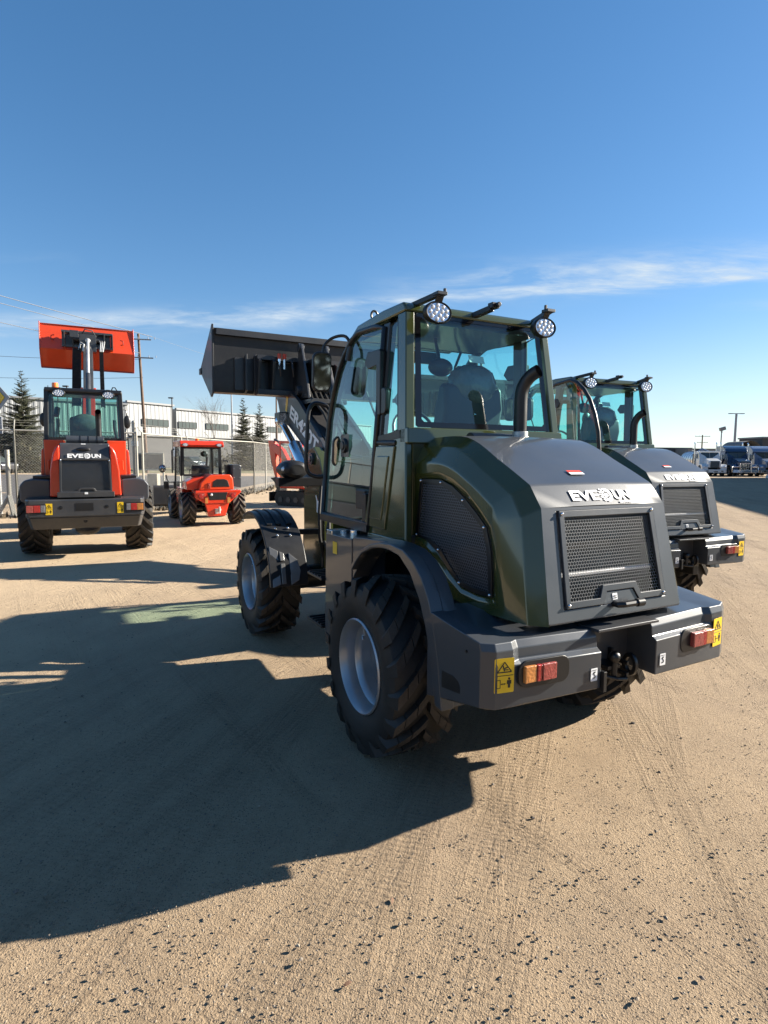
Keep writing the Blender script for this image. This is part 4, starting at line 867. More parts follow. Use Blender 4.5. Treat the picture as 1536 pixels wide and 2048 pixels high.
    for x, w in ((-.235, .17), (.285, .075)):
        g = G(); n = 44
        for i in range(n):
            t = 1.05 + 2.0 * i / n; c = P0 + d * t + up * .10 + Vector((x, 0, 0))
            for s in (-1, 1): g.box(c + Vector((s * w / 2, 0, 0)), (.014, .028, .05), (.82, 0, 0))
            g.box(c + up * .02, (w, .012, .03), (.82, 0, 0))
        g.out('cable_chain', MT['plastic'], T, 0, 0)
    g = G(); g.tube([P0 + d * 3.0 + up * .1 + Vector((-.2, 0, 0)), P0 + d * 3.15 + up * .2 + Vector((-.14, 0, 0)), P0 + d * 3.0 + up * .26 + Vector((-.08, 0, 0)), P0 + d * 2.88 + up * .16 + Vector((-.1, 0, 0))], .02)
    for i in range(3): g.tube([P0 + d * 2.9 + up * .16 + Vector((.26 + .03 * i, 0, 0)), P0 + d * 3.2 + up * .2 + Vector((.28 + .04 * i, 0, 0)), P0 + d * 3.4 + up * .1 + Vector((.24 + .06 * i, 0, 0))], .014)
    g.out('boom_hoses', MT['steel'], T)
    g = G(); g.slab([(-.32, 3.62, 4.52), (-.14, 3.62, 4.52), (-.14, 3.62, 4.68), (-.32, 3.62, 4.68)], .04); g.box((0.05, 3.95, 4.45), (.36, .25, .4)); g.cyl((-.28, 4.0, 4.55), (.38, 4.0, 4.55), .06)
    for x in (-.48, -.30, .38, .56): g.prism([(3.95, 4.34), (3.92, 4.68), (4.02, 4.74), (4.16, 4.74), (4.16, 4.34)], 'x', x - .012 + .03, x + .012 + .03)
    g.box((.04, 4.02, 4.71), (1.1, .1, .05)); g.box((.04, 4.02, 4.37), (1.1, .1, .05)); g.box((.04, 4.14, 4.54), (1.1, .02, .36)); g.tube([(-.10, 3.95, 4.62), (.0, 3.8, 4.76), (.15, 3.85, 4.74), (.25, 4.0, 4.6)], .015); g.out('quick_hitch', MT['dkgrey'], T, .004)
    c = .05; W_ = 1.02
    g = G(); g.prism([(4.14, 4.30), (4.30, 4.87), (4.28, 4.91), (4.34, 4.91), (4.19, 4.32), (4.48, 3.92), (4.92, 3.98), (4.92, 3.95), (4.46, 3.88), (4.42, 3.90)], 'x', c - W_, c + W_)
    for x in (-.50, .50): g.prism([(4.14, 4.32), (4.06, 4.42), (4.06, 4.74), (4.13, 4.76)], 'x', c + x - .015, c + x + .015)
    BK = g.out('bucket', MT['redorange'], T, .004, 18)
    for s in (-1, 1):
        g = G(); g.prism([(4.28, 4.95), (4.13, 4.28), (4.42, 3.88), (4.95, 3.95), (4.75, 4.45)], 'x', c + s * W_, c + s * (W_ + .02)); g.out('bucket_side', MT['redorange'], BK, .004)
        for x in (.72,):
            g = G(); g.tube([(c + s * x, 4.12, 4.62), (c + s * (x + .06), 4.09, 4.60), (c + s * (x + .07), 4.11, 4.52), (c + s * (x + .01), 4.13, 4.50)], .012); g.out('hook', MT['dullred'], BK)
    g = G(); g.box((c, 4.44, 3.885), (2 * W_ + .02, .05, .03)); g.out('cutting_edge', MT['dullred'], BK)
    return T

def build_tele():
    T = thing('telehandler', 'small red telehandler with chevron tyres and dark bucket by the chain link fence', 'telehandler', (-4.464, 14.956, 0), R_(28))
    for y in (0, 1.96):
        for s in (-1, 1): wheel(T, s * .62, y, s, .425, .33, .22, 14, dish=.14, ang=.5, lug=.04, detail=False)
    g = G(); g.box((0, .9, .5), (.5, 2.6, .3)); g.cyl((-.5, 0, .425), (.5, 0, .425), .09); g.cyl((-.5, 1.96, .425), (.5, 1.96, .425), .09); g.box((0, 0, .7), (.66, .8, .35)); g.out('chassis', MT['black'], T, .01)
    # tail body: lower, chin, hood
    g = G(); lo = [(-.52, .90), (-.52, .72), (-.30, .60), (.33, .60), (.62, .86), (.62, .90)]
    g.prism([(-.50, .905), (-.52, .74), (-.27, .575), (.33, .575), (.63, .85), (.63, .905)], 'y', -.52, -.15)
    g.prism([(-.27, .585), (.33, .585), (.23, .25), (-.19, .25)], 'y', -.50, -.20, [(-.27, .585), (.33, .585), (.23, .25), (-.19, .25)])
    BD = g.out('rear_body', MT['red'], T, .02, 30, 3)
    g = G(); g.prism([(-.22, .86), (-.17, .66), (.24, .66), (.29, .86)], 'y', -.528, -.48); g.out('rear_recess', MT['black'], BD, .015)
    for s, x in ((-1, -.37), (1, .42)):
        g = G(); g.slab([(x - .09, -.524, .85), (x + .09, -.524, .85), (x + .09 if s < 0 else x + .04, -.524, .70), (x - .04 if s < 0 else x - .09, -.524, .70)], .01); PD = g.out('lamp_panel', MT['dullred'], BD, .003)
        g = G(); g.cyl((x, -.50, .775), (x, -.545, .775), .05, n=16); g.out('tail_lamp', MT['redlens'], PD, .006)
        g = G(); xx = -.24 if s < 0 else .31; g.box((xx, -.53, .655), (.07, .02, .14)); g.out('reflector', MT['amberlens'], BD, .004)
    g = G(); g.ball((-.12, -.54, .80), .035, 10, 8); g.out('lens', MT['clearlens'], BD)
    g = G(); g.box((.04, -.54, .42), (.14, .10, .05)); g.cyl((.06, -.60, .33), (.06, -.60, .50), .025, n=12); g.box((-.0, -.53, .38), (.08, .06, .12)); g.out('tow_hitch', MT['steel'], T, .006)
    g = G(); hd = [(-.40, .915), (.46, .915), (.44, 1.20), (.38, 1.30), (-.10, 1.30), (-.22, 1.24), (-.36, 1.10)]
    g.prism(hd, 'y', -.48, .30); HD = g.out('hood', MT['redorange'], T, .03, 30, 3)
    g = G(); g.prism([(-.38, .915), (-.66, .915), (-.68, 1.12), (-.5, 1.2), (-.22, 1.245), (-.36, 1.1)], 'y', -.30, .35); g.prism([(-.68, .50), (-.42, .5), (-.42, .92), (-.68, .92)], 'y', .38, 1.35); g.out('body_side', MT['red'], T, .015)
    g = G(); g.prism([(-.08, .99), (.35, .99), (.30, 1.15), (.22, 1.185), (.03, 1.185), (-.06, 1.13)], 'y', -.49, -.47); g.out('grille', MT['black'], HD, .008)
    g = G(); g.box((-.16, -.48, 1.02), (.07, .04, .14)); g.ball((-.17, -.50, 1.04), .02); g.out('latch', MT['dullred'], HD, .006)
    # side boom with its grey rear box
    g = G(); g.prism([(.44, 1.0), (.66, .96), (.67, 1.50), (.64, 1.55), (.45, 1.55)], 'y', -.42, .05); BX = g.out('boom_box', MT['grey'], T, .015, 30)
    studs('bolt', [(x, -.425, z) for x, z in ((.48, 1.45), (.63, 1.45), (.48, 1.22), (.63, 1.22))], .012, MT['chrome'], BX)
    g = G(); g.bar((.56, 0, 1.32), (.50, 2.5, .95), .2, .22); g.bar((.50, 2.3, 1.0), (.45, 3.1, .62), .15, .18); g.out('boom', MT['dkgrey'], T, .01)
    g = G(); g.box((.42, .05, 1.40), (.09, .3, .28)); g.tube([(.50, .3, 1.6), (.47, .32, 1.64), (.36, .32, 1.64)], .02); g.out('boom_mount', MT['black'], T, .01)
    # cab
    for s, x in ((-1, -.70), (1, .30)):
        g = G(); g.bar((x + (.0 if s < 0 else 0), .28, 1.25), (x - s * .02, .28, 2.02), .06, .06, (0, 1, 0)); g.bar((x, 1.35, .9 if s < 0 else 1.2), (x - s * .03, 1.25, 2.0), .05, .05, (0, 1, 0)); g.out('cab_post', MT['black'], T, .006)
        g = G(); g.poly((x, .3, .95 if s < 0 else 1.3), (x, 1.34, .95 if s < 0 else 1.3), (x - s * .02, 1.25, 2.0), (x - s * .02, .3, 2.0)); g.out('side_window', MT['clear'], T, 0, 0)
    g = G(); g.poly((-.68, .25, 1.26), (.28, .25, 1.26), (.27, .25, 1.99), (-.67, .25, 1.99)); RWN = g.out('rear_window', MT['clear'], T, 0, 0)
    g = G(); q = [(-.66, .24, 1.27), (.26, .24, 1.27), (.255, .24, 1.97), (-.655, .24, 1.97)]
    for i in range(4): g.bar(q[i], q[(i + 1) % 4], .05, .02, (0, 1, 0))
    g.out('window_border', MT['black'], RWN)
    g = G(); g.poly((-.66, 1.38, 1.1), (.28, 1.38, 1.1), (.26, 1.26, 1.98), (-.65, 1.26, 1.98)); g.out('windscreen', MT['clear'], T, 0, 0)
    g = G(); g.prism([(.10, 1.99), (.06, 2.05), (.16, 2.15), (1.2, 2.16), (1.4, 2.0)], 'x', -.74, .35); RF = g.out('roof', MT['red'], T, .02, 30, 3)
    for x in (-.62, .22): lamp(RF, x, .05, 2.045, .15, .09, nm='work_lamp')
    g = G(); g.cyl((-.25, .5, 2.16), (-.25, .5, 2.22), .05); g.out('beacon', MT['orangebeacon'], T, .006)
    g = G(); g.tube([(-.47, .6, 2.16), (-.50, .6, 2.24), (-.55, .55, 2.40)], .012, 6, rr=[.02, .012, .005]); g.out('aerial', MT['black'], RF)
    g = G(); g.prism([(.45, 1.0), (.38, 1.45), (.42, 1.52), (.50, 1.5), (.56, 1.0)], 'x', -.42, .05); g.box((-.18, .65, 1.0), (.48, .45, .12)); g.out('seat', MT['seat'], T, .04, 40, 3)
    g = G(); g.tube([(-.2, 1.2, .9), (-.2, 1.05, 1.3)], .03); g.tube([(-.2 + .17 * cos(t), 1.03, 1.32 + .15 * sin(t)) for t in [2 * pi * i / 16 for i in range(16)]], .014, 6, True); g.tube([(.05, 1.0, 1.82), (.08, .9, 1.7), (.02, .7, 1.3)], .04); g.ball((-.0, .9, 1.82), (.1, .04, .08)); g.out('steering_wheel', MT['plastic'], T)
    g = G(); g.tube([(-.70, 1.3, 1.05), (-.86, 1.28, 1.05), (-.92, 1.25, 1.12), (-.95, 1.22, 1.25)], .018); g.tube([(-.72, 1.25, 1.95), (-.78, 1.25, 1.9), (-.78, 1.25, 1.3)], .02); MA = g.out('mirror_arm', MT['black'], T)
    g = G(); g.ball((-1.04, 1.2, 1.42), (.09, .05, .11), 14, 10); mm = g.out('mirror', MT['plastic'], MA); g = G(); g.ball((-1.04, 1.175, 1.42), (.075, .035, .095), 14, 10); g.out('mirror_glass', MT['mirror'], mm)
    g = G(); g.box((-.96, 1.15, .98), (.13, .06, .2)); g.box((-.74, 1.1, .98), (.08, .06, .2)); g.out('headlamp', MT['black'], T, .015)
    g = G(); g.prism([(3.2, .30), (3.2, .82), (3.26, .88), (3.3, .5), (3.9, .26), (3.9, .22), (3.3, .24)], 'x', -1.05, .95); BK = g.out('bucket', MT['bucketpaint'], T, .01)
    for x in (-1.05, .95):
        g = G(); g.prism([(3.19, .28), (3.19, .86), (3.3, .9), (3.9, .26), (3.88, .22)], 'x', x - .01, x + .01); g.out('bucket_side', MT['bucketpaint'], BK)
    return T

def build_excavator():
    T = thing('mini_excavator', 'red mini excavator on rubber tracks, mostly hidden behind the olive loader boom', 'excavator', (-2.75, 21.2, 0), R_(60))
    for s in (-1, 1):
        g = G(); P = [(-.9 + .0, .10)]
        prof = [(-.75 - .24 * sin(a), .26 - .25 * cos(a)) for a in [pi * i / 8 for i in range(9)]] + [(.75 + .24 * sin(a), .26 + .25 * cos(a)) for a in [pi * i / 8 for i in range(9)]]
        g.prism([(y, z) for y, z in prof], 'x', s * .42, s * .78)
        n = len(prof)
        for i in range(26):
            y = -.8 + 1.6 * (i % 13) / 12; z = .0 + .015 if i < 13 else .515; g.box((s * .6, y, z), (.36, .06, .03))
        TR = g.out('track', MT['rubber'], T, .01); 
        for y in (-.7, -.35, 0, .35, .7): g = G(); g.cyl((s * .77, y, .22), (s * .80, y, .22), .1, n=14); g.out('roller', MT['dkgrey'], TR)
    g = G(); g.box((0, 0, .4), (.9, 1.0, .22)); g.cyl((0, 0, .5), (0, 0, .62), .36, n=24); g.out('undercarriage', MT['black'], T, .02)
    g = G(); g.prism([(-.7, -.9), (.7, -.9), (.75, -.5), (.72, .8), (-.72, .8), (-.75, -.5)], 'z', .62, 1.15); g.out('house', MT['red'], T, .05, 30, 3)
    g = G(); g.prism([(-.72, -.92), (.72, -.92), (.76, -.4), (-.76, -.4)], 'z', .66, 1.0); g.out('counterweight', MT['dkgrey'], T, .04)
    g = G(); g.box((-.3, .25, 2.28), (.9, 1.1, .08))
    for x in (-.72, .12):
        for y in (-.25, .75): g.bar((x, y, 1.15), (x, y, 2.28), .06, .06, (0, 1, 0))
    g.out('cab_frame', MT['red'], T, .015)
    g = G(); g.box((-.3, .25, 1.7), (.86, 1.02, 1.05)); g.out('cab_glass', MT['clear'], T, 0, 0)
    g = G(); g.box((-.3, .1, 1.3), (.45, .45, .12)); g.box((-.3, -.1, 1.55), (.45, .1, .5)); g.out('seat', MT['seat'], T, .03)
    P = [(.9, .85), (1.15, 1.45), (1.5, 1.95), (1.85, 2.15)]
    g = G(); bo = [(.8, .8), (1.0, .78), (1.3, 1.35), (1.6, 1.8), (2.0, 2.05), (1.95, 2.22), (1.75, 2.25), (1.4, 2.05), (1.05, 1.5)]; g.prism(bo, 'x', .15, .37); g.out('boom', MT['red'], T, .02)
    g = G(); g.prism([(1.8, 2.35), (2.1, 2.38), (2.02, 1.9), (1.78, .95), (1.66, .98), (1.75, 1.9)], 'x', .17, .35); g.out('dipper_arm', MT['redorange'], T, .02)
    g = G(); g.cyl((.26, 1.1, .95), (.26, 1.55, 1.65), .05); g.cyl((.26, 1.4, 2.2), (.26, 1.85, 2.42), .045); g.cyl((.26, 2.08, 2.2), (.26, 1.95, 1.4), .04); g.out('boom_ram', MT['dkgrey'], T)
    g = G(); g.prism([(1.9, .95), (1.55, 1.0), (1.4, .75), (1.45, .45), (1.75, .3), (1.6, .55), (1.7, .8)], 'x', .04, .48); g.out('bucket', MT['black'], T, .015)
    g = G(); g.box((0, 1.25, .3), (1.5, .06, .34)); g.box((0, 1.0, .32), (.3, .5, .12)); g.out('dozer_blade', MT['black'], T, .015)
    return T

def build_truck(name, label, loc, rz, paint, sleeper=True, guard=False, tank=False):
    """conventional highway tractor facing local -Y"""
    T = thing(name, label, 'truck', loc, rz)
    P = MT[paint]
    for y in (-.2, 3.9, 5.2):
        for s in (-1, 1):
            w = bpy.data.objects.new('wheel', None); COL.objects.link(w); w.parent = T; w.location = (s * 1.03, y, .52)
            g = G(); g.lathe([(.29, -.14), (.45, -.15), (.52, -.12), (.52, .12), (.45, .15), (.29, .14)], ax='x', n=24); g.out('tyre', MT['rubber'], w); g = G(); g.lathe([(.30, -.13 * s * -1), (.26, .08 * s), (.1, .06 * s), (.001, .06 * s)], ax='x', n=20); g.out('rim', MT['silver'], w)
    g = G(); g.box((0, 2.6, .75), (.9, 6.5, .3)); g.out('chassis', MT['black'], T)
    g = G(); g.prism([(-1.25, .95), (-1.25, 1.55), (-1.12, 1.68), (.7, 2.0), (.7, .95)], 'x', -.62, .62); HD = g.out('hood', P, T, .06, 30, 3)
    for s in (-1, 1):
        g = G(); g.prism([(-1.2, .62), (-1.2, 1.05), (-.9, 1.28), (.3, 1.32), (.7, 1.2), (.7, .75), (.42, .75), (.36, 1.0), (.1, 1.16), (-.4, 1.16), (-.66, 1.0), (-.74, .62)], 'x', s * .60, s * 1.2); FD = g.out('fender', P, T, .05, 30, 3)
        g = G(); g.ball((s * .95, -1.17, 1.02), (.17, .07, .10), 14, 8); g.out('headlamp', MT['clearlens'], FD)
    g = G(); g.box((0, -1.27, 1.28), (.86, .04, .72)); GRL = g.out('grille', MT['dkgrey'] if paint != 'truckblue' else MT['black'], T, .03)
    g = G()
    for i in range(9): g.box((-.36 + .09 * i, -1.295, 1.28), (.02, .012, .66))
    g.box((0, -1.295, 1.63), (.9, .02, .05)); g.out('grille_bar', MT['chrome'], GRL)
    g = G(); g.prism([(-1.2, -1.15), (-1.05, -1.38), (1.05, -1.38), (1.2, -1.15), (1.2, -.95), (-1.2, -.95)], 'z', .40, .74); BP = g.out('bumper', MT['chrome'] if paint != 'truckwhite' else MT['truckwhite'], T, .03, 30)
    g = G()
    for s in (-1, 1): g.box((s * .72, -1.39, .57), (.22, .02, .1))
    g.box((.1, -1.39, .52), (.4, .02, .08)); g.out('fog_lamp', MT['black'], BP)
    if guard:
        g = G(); r = .045
        for x in (-.45, -.27, -.09, .09, .27, .45): g.tube([(x, -1.5, .5), (x, -1.5, 1.35)], .03)
        g.tube([(-.55, -1.5, .45), (-.55, -1.5, 1.42), (.55, -1.5, 1.42), (.55, -1.5, .45)], r); g.tube([(-1.25, -1.3, 1.0), (-1.2, -1.45, 1.05), (-.55, -1.5, 1.05)], r); g.tube([(1.25, -1.3, 1.0), (1.2, -1.45, 1.05), (.55, -1.5, 1.05)], r); g.tube([(-1.25, -1.3, 1.0), (-1.25, -1.3, .5), (1.25, -1.45, .5), (1.25, -1.3, 1.0)], r); g.box((0, -1.48, .55), (2.5, .1, .22)); g.out('grille_guard', MT['chrome'], T)
    rf = 2.95
    g = G(); g.prism([(.68, .9), (.68, 2.0), (.95, 2.6), (1.3, 2.72), (2.3, 2.74), (2.3, .9)], 'x', -1.02, 1.02); CBN = g.out('cab', P, T, .05, 30, 3)
    g = G(); g.slab([(-.9, .70, 1.98), (-.02, .66, 1.98), (-.02, .90, 2.58), (-.85, .93, 2.58)], .03); g.slab([(.02, .66, 1.98), (.9, .70, 1.98), (.85, .93, 2.58), (.02, .90, 2.58)], .03); g.out('windscreen', MT['winglass'], CBN)
    for s in (-1, 1):
        g = G(); g.slab([(s * 1.023, .95, 1.95), (s * 1.023, 1.65, 1.95), (s * 1.023, 1.65, 2.5), (s * 1.023, 1.05, 2.5)], .004 * s); g.out('side_window', MT['winglass'], CBN, 0, 0)
        g = G(); g.box((s * 1.28, .75, 2.15), (.2, .06, .5)); g.bar((s * 1.0, .8, 2.4), (s * 1.28, .76, 2.4), .03, .03); g.bar((s * 1.0, .8, 1.9), (s * 1.28, .76, 1.9), .03, .03); g.out('mirror', MT['chrome'], T, .02)
        g = G(); g.cyl((s * 1.1, 2.45, 1.0), (s * 1.1, 2.45, 3.5), .07); g.tube([(s * 1.1, 2.45, 3.4), (s * 1.1, 2.45, 3.55), (s * 1.12, 2.6, 3.68)], .065); g.out('exhaust_stack', MT['chrome'], T)
        g = G(); g.cyl((s * .95, .9, .68), (s * .95, 2.2, .68), .28, n=20); g.out('fuel_tank', MT['chrome'], T)
    g = G(); g.prism([(.95, 2.62), (.82, 2.66), (.82, 2.70), (1.0, 2.72)], 'x', -1.0, 1.0); g.out('sun_visor', P, CBN, .01)
    if sleeper:
        g = G(); g.prism([(1.0, 2.7), (1.25, 3.0), (1.9, rf + .35), (2.3, rf + .38), (3.9, rf + .36), (3.9, 1.0), (2.3, 1.0)], 'x', -1.12, 1.12); SL = g.out('sleeper', P if paint != 'truckwhite' else MT['truckwhite'], T, .08, 30, 3)
        g = G(); g.slab([(1.124, 2.6, 2.3), (1.124, 3.3, 2.3), (1.124, 3.3, 2.8), (1.124, 2.6, 2.8)], .006); g.slab([(-1.124, 2.6, 2.3), (-1.124, 3.3, 2.3), (-1.124, 3.3, 2.8), (-1.124, 2.6, 2.8)], .006); g.out('side_window', MT['winglass'], SL, 0, 0)
    if tank:
        g = G(); g.cyl((0, 3.2, 1.75), (0, 9.2, 1.75), 1.0, n=32); TK = g.out('tank', MT['tank'], T, .08, 40, 3)
        g = G()
        for y in (3.6, 4.6, 5.6, 6.6, 7.6, 8.6): g.lathe([(1.0, -.05), (1.035, -.03), (1.035, .03), (1.0, .05)], (0, y, 1.75), 'y', 32)
        g.out('tank_band', MT['trucksteel'], TK)
        g = G(); g.cyl((0, 4.2, 2.7), (0, 4.2, 3.0), .3, n=20); g.box((.0, 5.6, 2.85), (.5, 3.0, .12)); g.tube([(-.7, 3.1, 1.0), (-.8, 3.0, 2.6), (-.2, 3.0, 3.0), (.6, 3.1, 2.6)], .12); g.out('tank_fittings', MT['trucksteel'], TK)
        g = G(); g.prism([(3.0, 2.4), (3.25, 2.4), (3.25, 3.0), (3.0, 3.0)], 'x', -1.0, -.3); g.cyl((-.9, 3.15, .9), (-.9, 3.15, 2.4), .22); g.out('pump', MT['black'], T)
    return T
# ------------------------------------------------------------------ ground, road, verge
def axis(pts):
    out = []
    for a, b, n in pts: out += [a + (b - a) * i / n for i in range(n)]
    return out + [pts[-1][1]]
def hash_noise():
    from mathutils import noise
    return noise
def build_ground():
    from mathutils import noise
    xs = axis([(-600, -60, 10), (-60, -14, 24), (-14, -4, 60), (-4, 4, 150), (4, 14, 50), (14, 60, 24), (60, 600, 10)])
    ys = axis([(-300, -10, 10), (-10, .6, 16), (.6, 5, 130), (5, 12, 90), (12, 40, 60), (40, 120, 20), (120, 900, 10)])
    nx = len(xs); vs = []
    # local directions along which vehicles drove
    a = R_(27); tx, ty = cos(a), sin(a)
    for y in ys:
        for x in xs:
            d = math.hypot(x, y); f = 1 / (1 + (d / 14) ** 2)
            z = .014 * noise.noise((x * .7, y * .7, 3)) + f * (.006 * noise.noise((x * 3, y * 3, 1)) + .0035 * noise.noise((x * 11, y * 11, 5)))
            # rutted tyre marks running away from the viewer
            for cx, sl, w, am in ((-.55, .42, .16, .010), (.62, -.10, .20, .009), (1.55, -.42, .22, .008), (-1.15, .55, .14, .008)):
                u = x - cx - sl * (y - 1.6)
                if abs(u) < .5 and y < 4.2: z -= am * math.exp(-(u / w) ** 2) * (.7 + .5 * noise.noise((x * 2, y * 2, cx)))
            if d < 12:
                for wx, wy in WHEELS:
                    q = (x - wx) ** 2 + (y - wy) ** 2
                    if q < 1: z *= 1 - math.exp(-q / .12)
            vs.append((x, y, z - .004))
    g = G(); g.v = vs
    for j in range(len(ys) - 1):
        for i in range(nx - 1): g.f.append([j * nx + i, j * nx + i + 1, (j + 1) * nx + i + 1, (j + 1) * nx + i]); g.mi.append(0)
    m, q, b, out = newmat('packed_gravel')
    tc = q.n('ShaderNodeTexCoord').outputs['Object']
    n1 = q.noise(tc, .22, 6, .6); n2 = q.noise(tc, 2.2, 6, .65); n3 = q.noise(tc, 26, 5, .7)
    c = q.mix(q.ramp(n1, [(.3, 0.), (.7, 1.)]), (.295, .220, .142), (.35, .270, .180))
    c = q.mix(q.math('MULTIPLY', q.ramp(n2, [(.42, 0.), (.72, 1.)]), .6), c, (.225, .168, .112))
    c = q.mix(q.math('MULTIPLY', q.ramp(n3, [(.35, 0.), (.65, 1.)]), .40), c, (.41, .325, .225))
    # small stones of several colours, plus dark pits with their shade put into the colour
    for sc, thr, col in ((120, .32, (.10, .078, .06)), (80, .26, (.06, .05, .045)), (55, .20, (.05, .042, .04)), (70, .2, (.34, .29, .23)), (34, .15, (.045, .038, .036))):
        v = q.n('ShaderNodeTexVoronoi', i_Scale=sc, i_Randomness=1.); q.l(tc, v.inputs['Vector'])
        spc = q.n('ShaderNodeSeparateColor'); q.l(v.outputs['Color'], spc.inputs[0])
        k = q.math('MULTIPLY', q.math('LESS_THAN', v.outputs['Distance'], thr), q.math('GREATER_THAN', spc.outputs[0], .62))
        c = q.mix(q.math('MULTIPLY', k, .6), c, col)
    # tyre tracks: bands of fine parallel scratches and lug prints, two headings
    st = None
    for ang, seed, dens in ((-21, 0., .50), (-11, 7.3, .52), (34, 3.1, .56)):
        mp = q.n('ShaderNodeMapping'); mp.inputs['Rotation'].default_value = (0, 0, R_(-ang)); mp.inputs['Location'].default_value = (seed, seed, 0); q.l(tc, mp.inputs['Vector'])
        m2 = q.n('ShaderNodeMapping'); m2.inputs['Scale'].default_value = (34, 1.1, 1); q.l(mp.outputs[0], m2.inputs['Vector'])
        m3 = q.n('ShaderNodeMapping'); m3.inputs['Scale'].default_value = (1.5, .10, 1); q.l(mp.outputs[0], m3.inputs['Vector'])
        band = q.ramp(q.noise(m3.outputs[0], 1.6, 3, .5), [(dens, 0.), (dens + .07, 1.)])
        ln = q.ramp(q.noise(m2.outputs[0], 1., 4, .65, .3), [(.38, 0.), (.62, 1.)])
        wv = q.n('ShaderNodeTexWave', i_Scale=9., i_Distortion=5., i_Detail=3.); wv.bands_direction = 'Y'; q.l(mp.outputs[0], wv.inputs['Vector'])
        k = q.math('MULTIPLY', band, q.math('MULTIPLY_ADD', wv.outputs[1], .45, q.math('MULTIPLY', ln, .8)))
        st = k if st is None else q.math('ADD', st, k)
    c = q.mix(q.math('MULTIPLY', st, .22, clamp=True), c, (.125, .092, .062))
    # paler compacted ground far and left, colour lightened to offset distant bump shading
    sp = q.n('ShaderNodeSeparateXYZ'); q.l(tc, sp.inputs[0])
    far = q.ramp(q.math('ADD', q.math('MULTIPLY_ADD', sp.outputs[1], .05, q.math('MULTIPLY', sp.outputs[0], -.09)), q.math('MULTIPLY', n1, .5)), [(.45, 0.), (1.0, 1.)])
    c = q.mix(q.math('MULTIPLY', far, .72), c, (.50, .395, .27))
    n5 = q.noise(tc, .55, 4, .55); c = q.mix(q.math('MULTIPLY', q.ramp(n5, [(.5, 0.), (.75, 1.)]), .35), c, (.225, .178, .135))
    c = q.mix(1., c, (1.02, .98, .945), 'MULTIPLY'); q.l(c, b.inputs['Base Color']); b.inputs['Roughness'].default_value = .92; b.inputs['Specular IOR Level'].default_value = .25
    h = q.math('ADD', q.math('MULTIPLY', q.noise(tc, 95, 4, .75), .60), q.math('MULTIPLY', q.noise(tc, 260, 2, .6), .35))
    vv = q.n('ShaderNodeTexVoronoi', i_Scale=105); q.l(tc, vv.inputs['Vector']); h = q.math('SUBTRACT', h, q.math('MULTIPLY', q.math('MINIMUM', vv.outputs['Distance'], .5), .5))
    h = q.math('ADD', h, q.math('MULTIPLY', st, .30)); h = q.math('ADD', h, q.math('MULTIPLY', n3, .28))
    bp = q.n('ShaderNodeBump', i_Strength=1., i_Distance=.015); q.l(h, bp.inputs['Height']); q.l(bp.outputs[0], b.inputs['Normal'])
    o = g.out('ground', m, None, 0, 180, merge=False, recalc=False); tag(o, kind='structure'); return o

def build_gravel():
    """loose stones lying on the yard near the viewer"""
    rnd = random.Random(3); g = G()
    base = [(0, 0, 1), (.95, 0, .1), (.3, .9, -.1), (-.8, .55, .15), (-.75, -.6, 0), (.35, -.9, .1), (0, 0, -.8)]
    fs = [(0, 1, 2), (0, 2, 3), (0, 3, 4), (0, 4, 5), (0, 5, 1), (6, 2, 1), (6, 3, 2), (6, 4, 3), (6, 5, 4), (6, 1, 5)]
    for i in range(24000):
        y = .9 + 9.5 * rnd.random() ** 2.0; x = (rnd.random() - .5) * 1.7 * (y + .6)
        r = .0022 + .0045 * rnd.random() ** 3 + (.006 * rnd.random() if rnd.random() < .03 else 0)
        a = rnd.random() * 6.3; ca, sa = cos(a), sin(a); ex, ey, ez = (.7 + .6 * rnd.random() for _ in range(3))
        g.cur = 0 if rnd.random() < .16 else 1 if rnd.random() < .6 else 2; o = len(g.v)
        for px, py, pz in base:
            px *= r * ex * (.8 + .4 * rnd.random()); py *= r * ey; pz *= r * ez * .75
            g.v.append((x + px * ca - py * sa, y + px * sa + py * ca, r * .3 + pz))
        for f in fs: g.f.append([k + o for k in f]); g.mi.append(g.cur)
    o = g.out('gravel', [M('stone_dark', (.10, .08, .065), .8, var=.4, scale=30), M('stone_tan', (.24, .19, .135), .85, var=.35, scale=30), M('stone_grey', (.15, .125, .10), .8, var=.35, scale=30)], None, 0, 0, merge=False, recalc=False)
    tag(o, 'loose small stones scattered over the beige yard', 'gravel', kind='stuff')

def sheet(name, pts, z, mat, kind='structure'):
    g = G(); g.poly(*[(x, y, z) for x, y in pts]); return tag(g.out(name, mat, None, 0, 0, recalc=False), kind=kind)

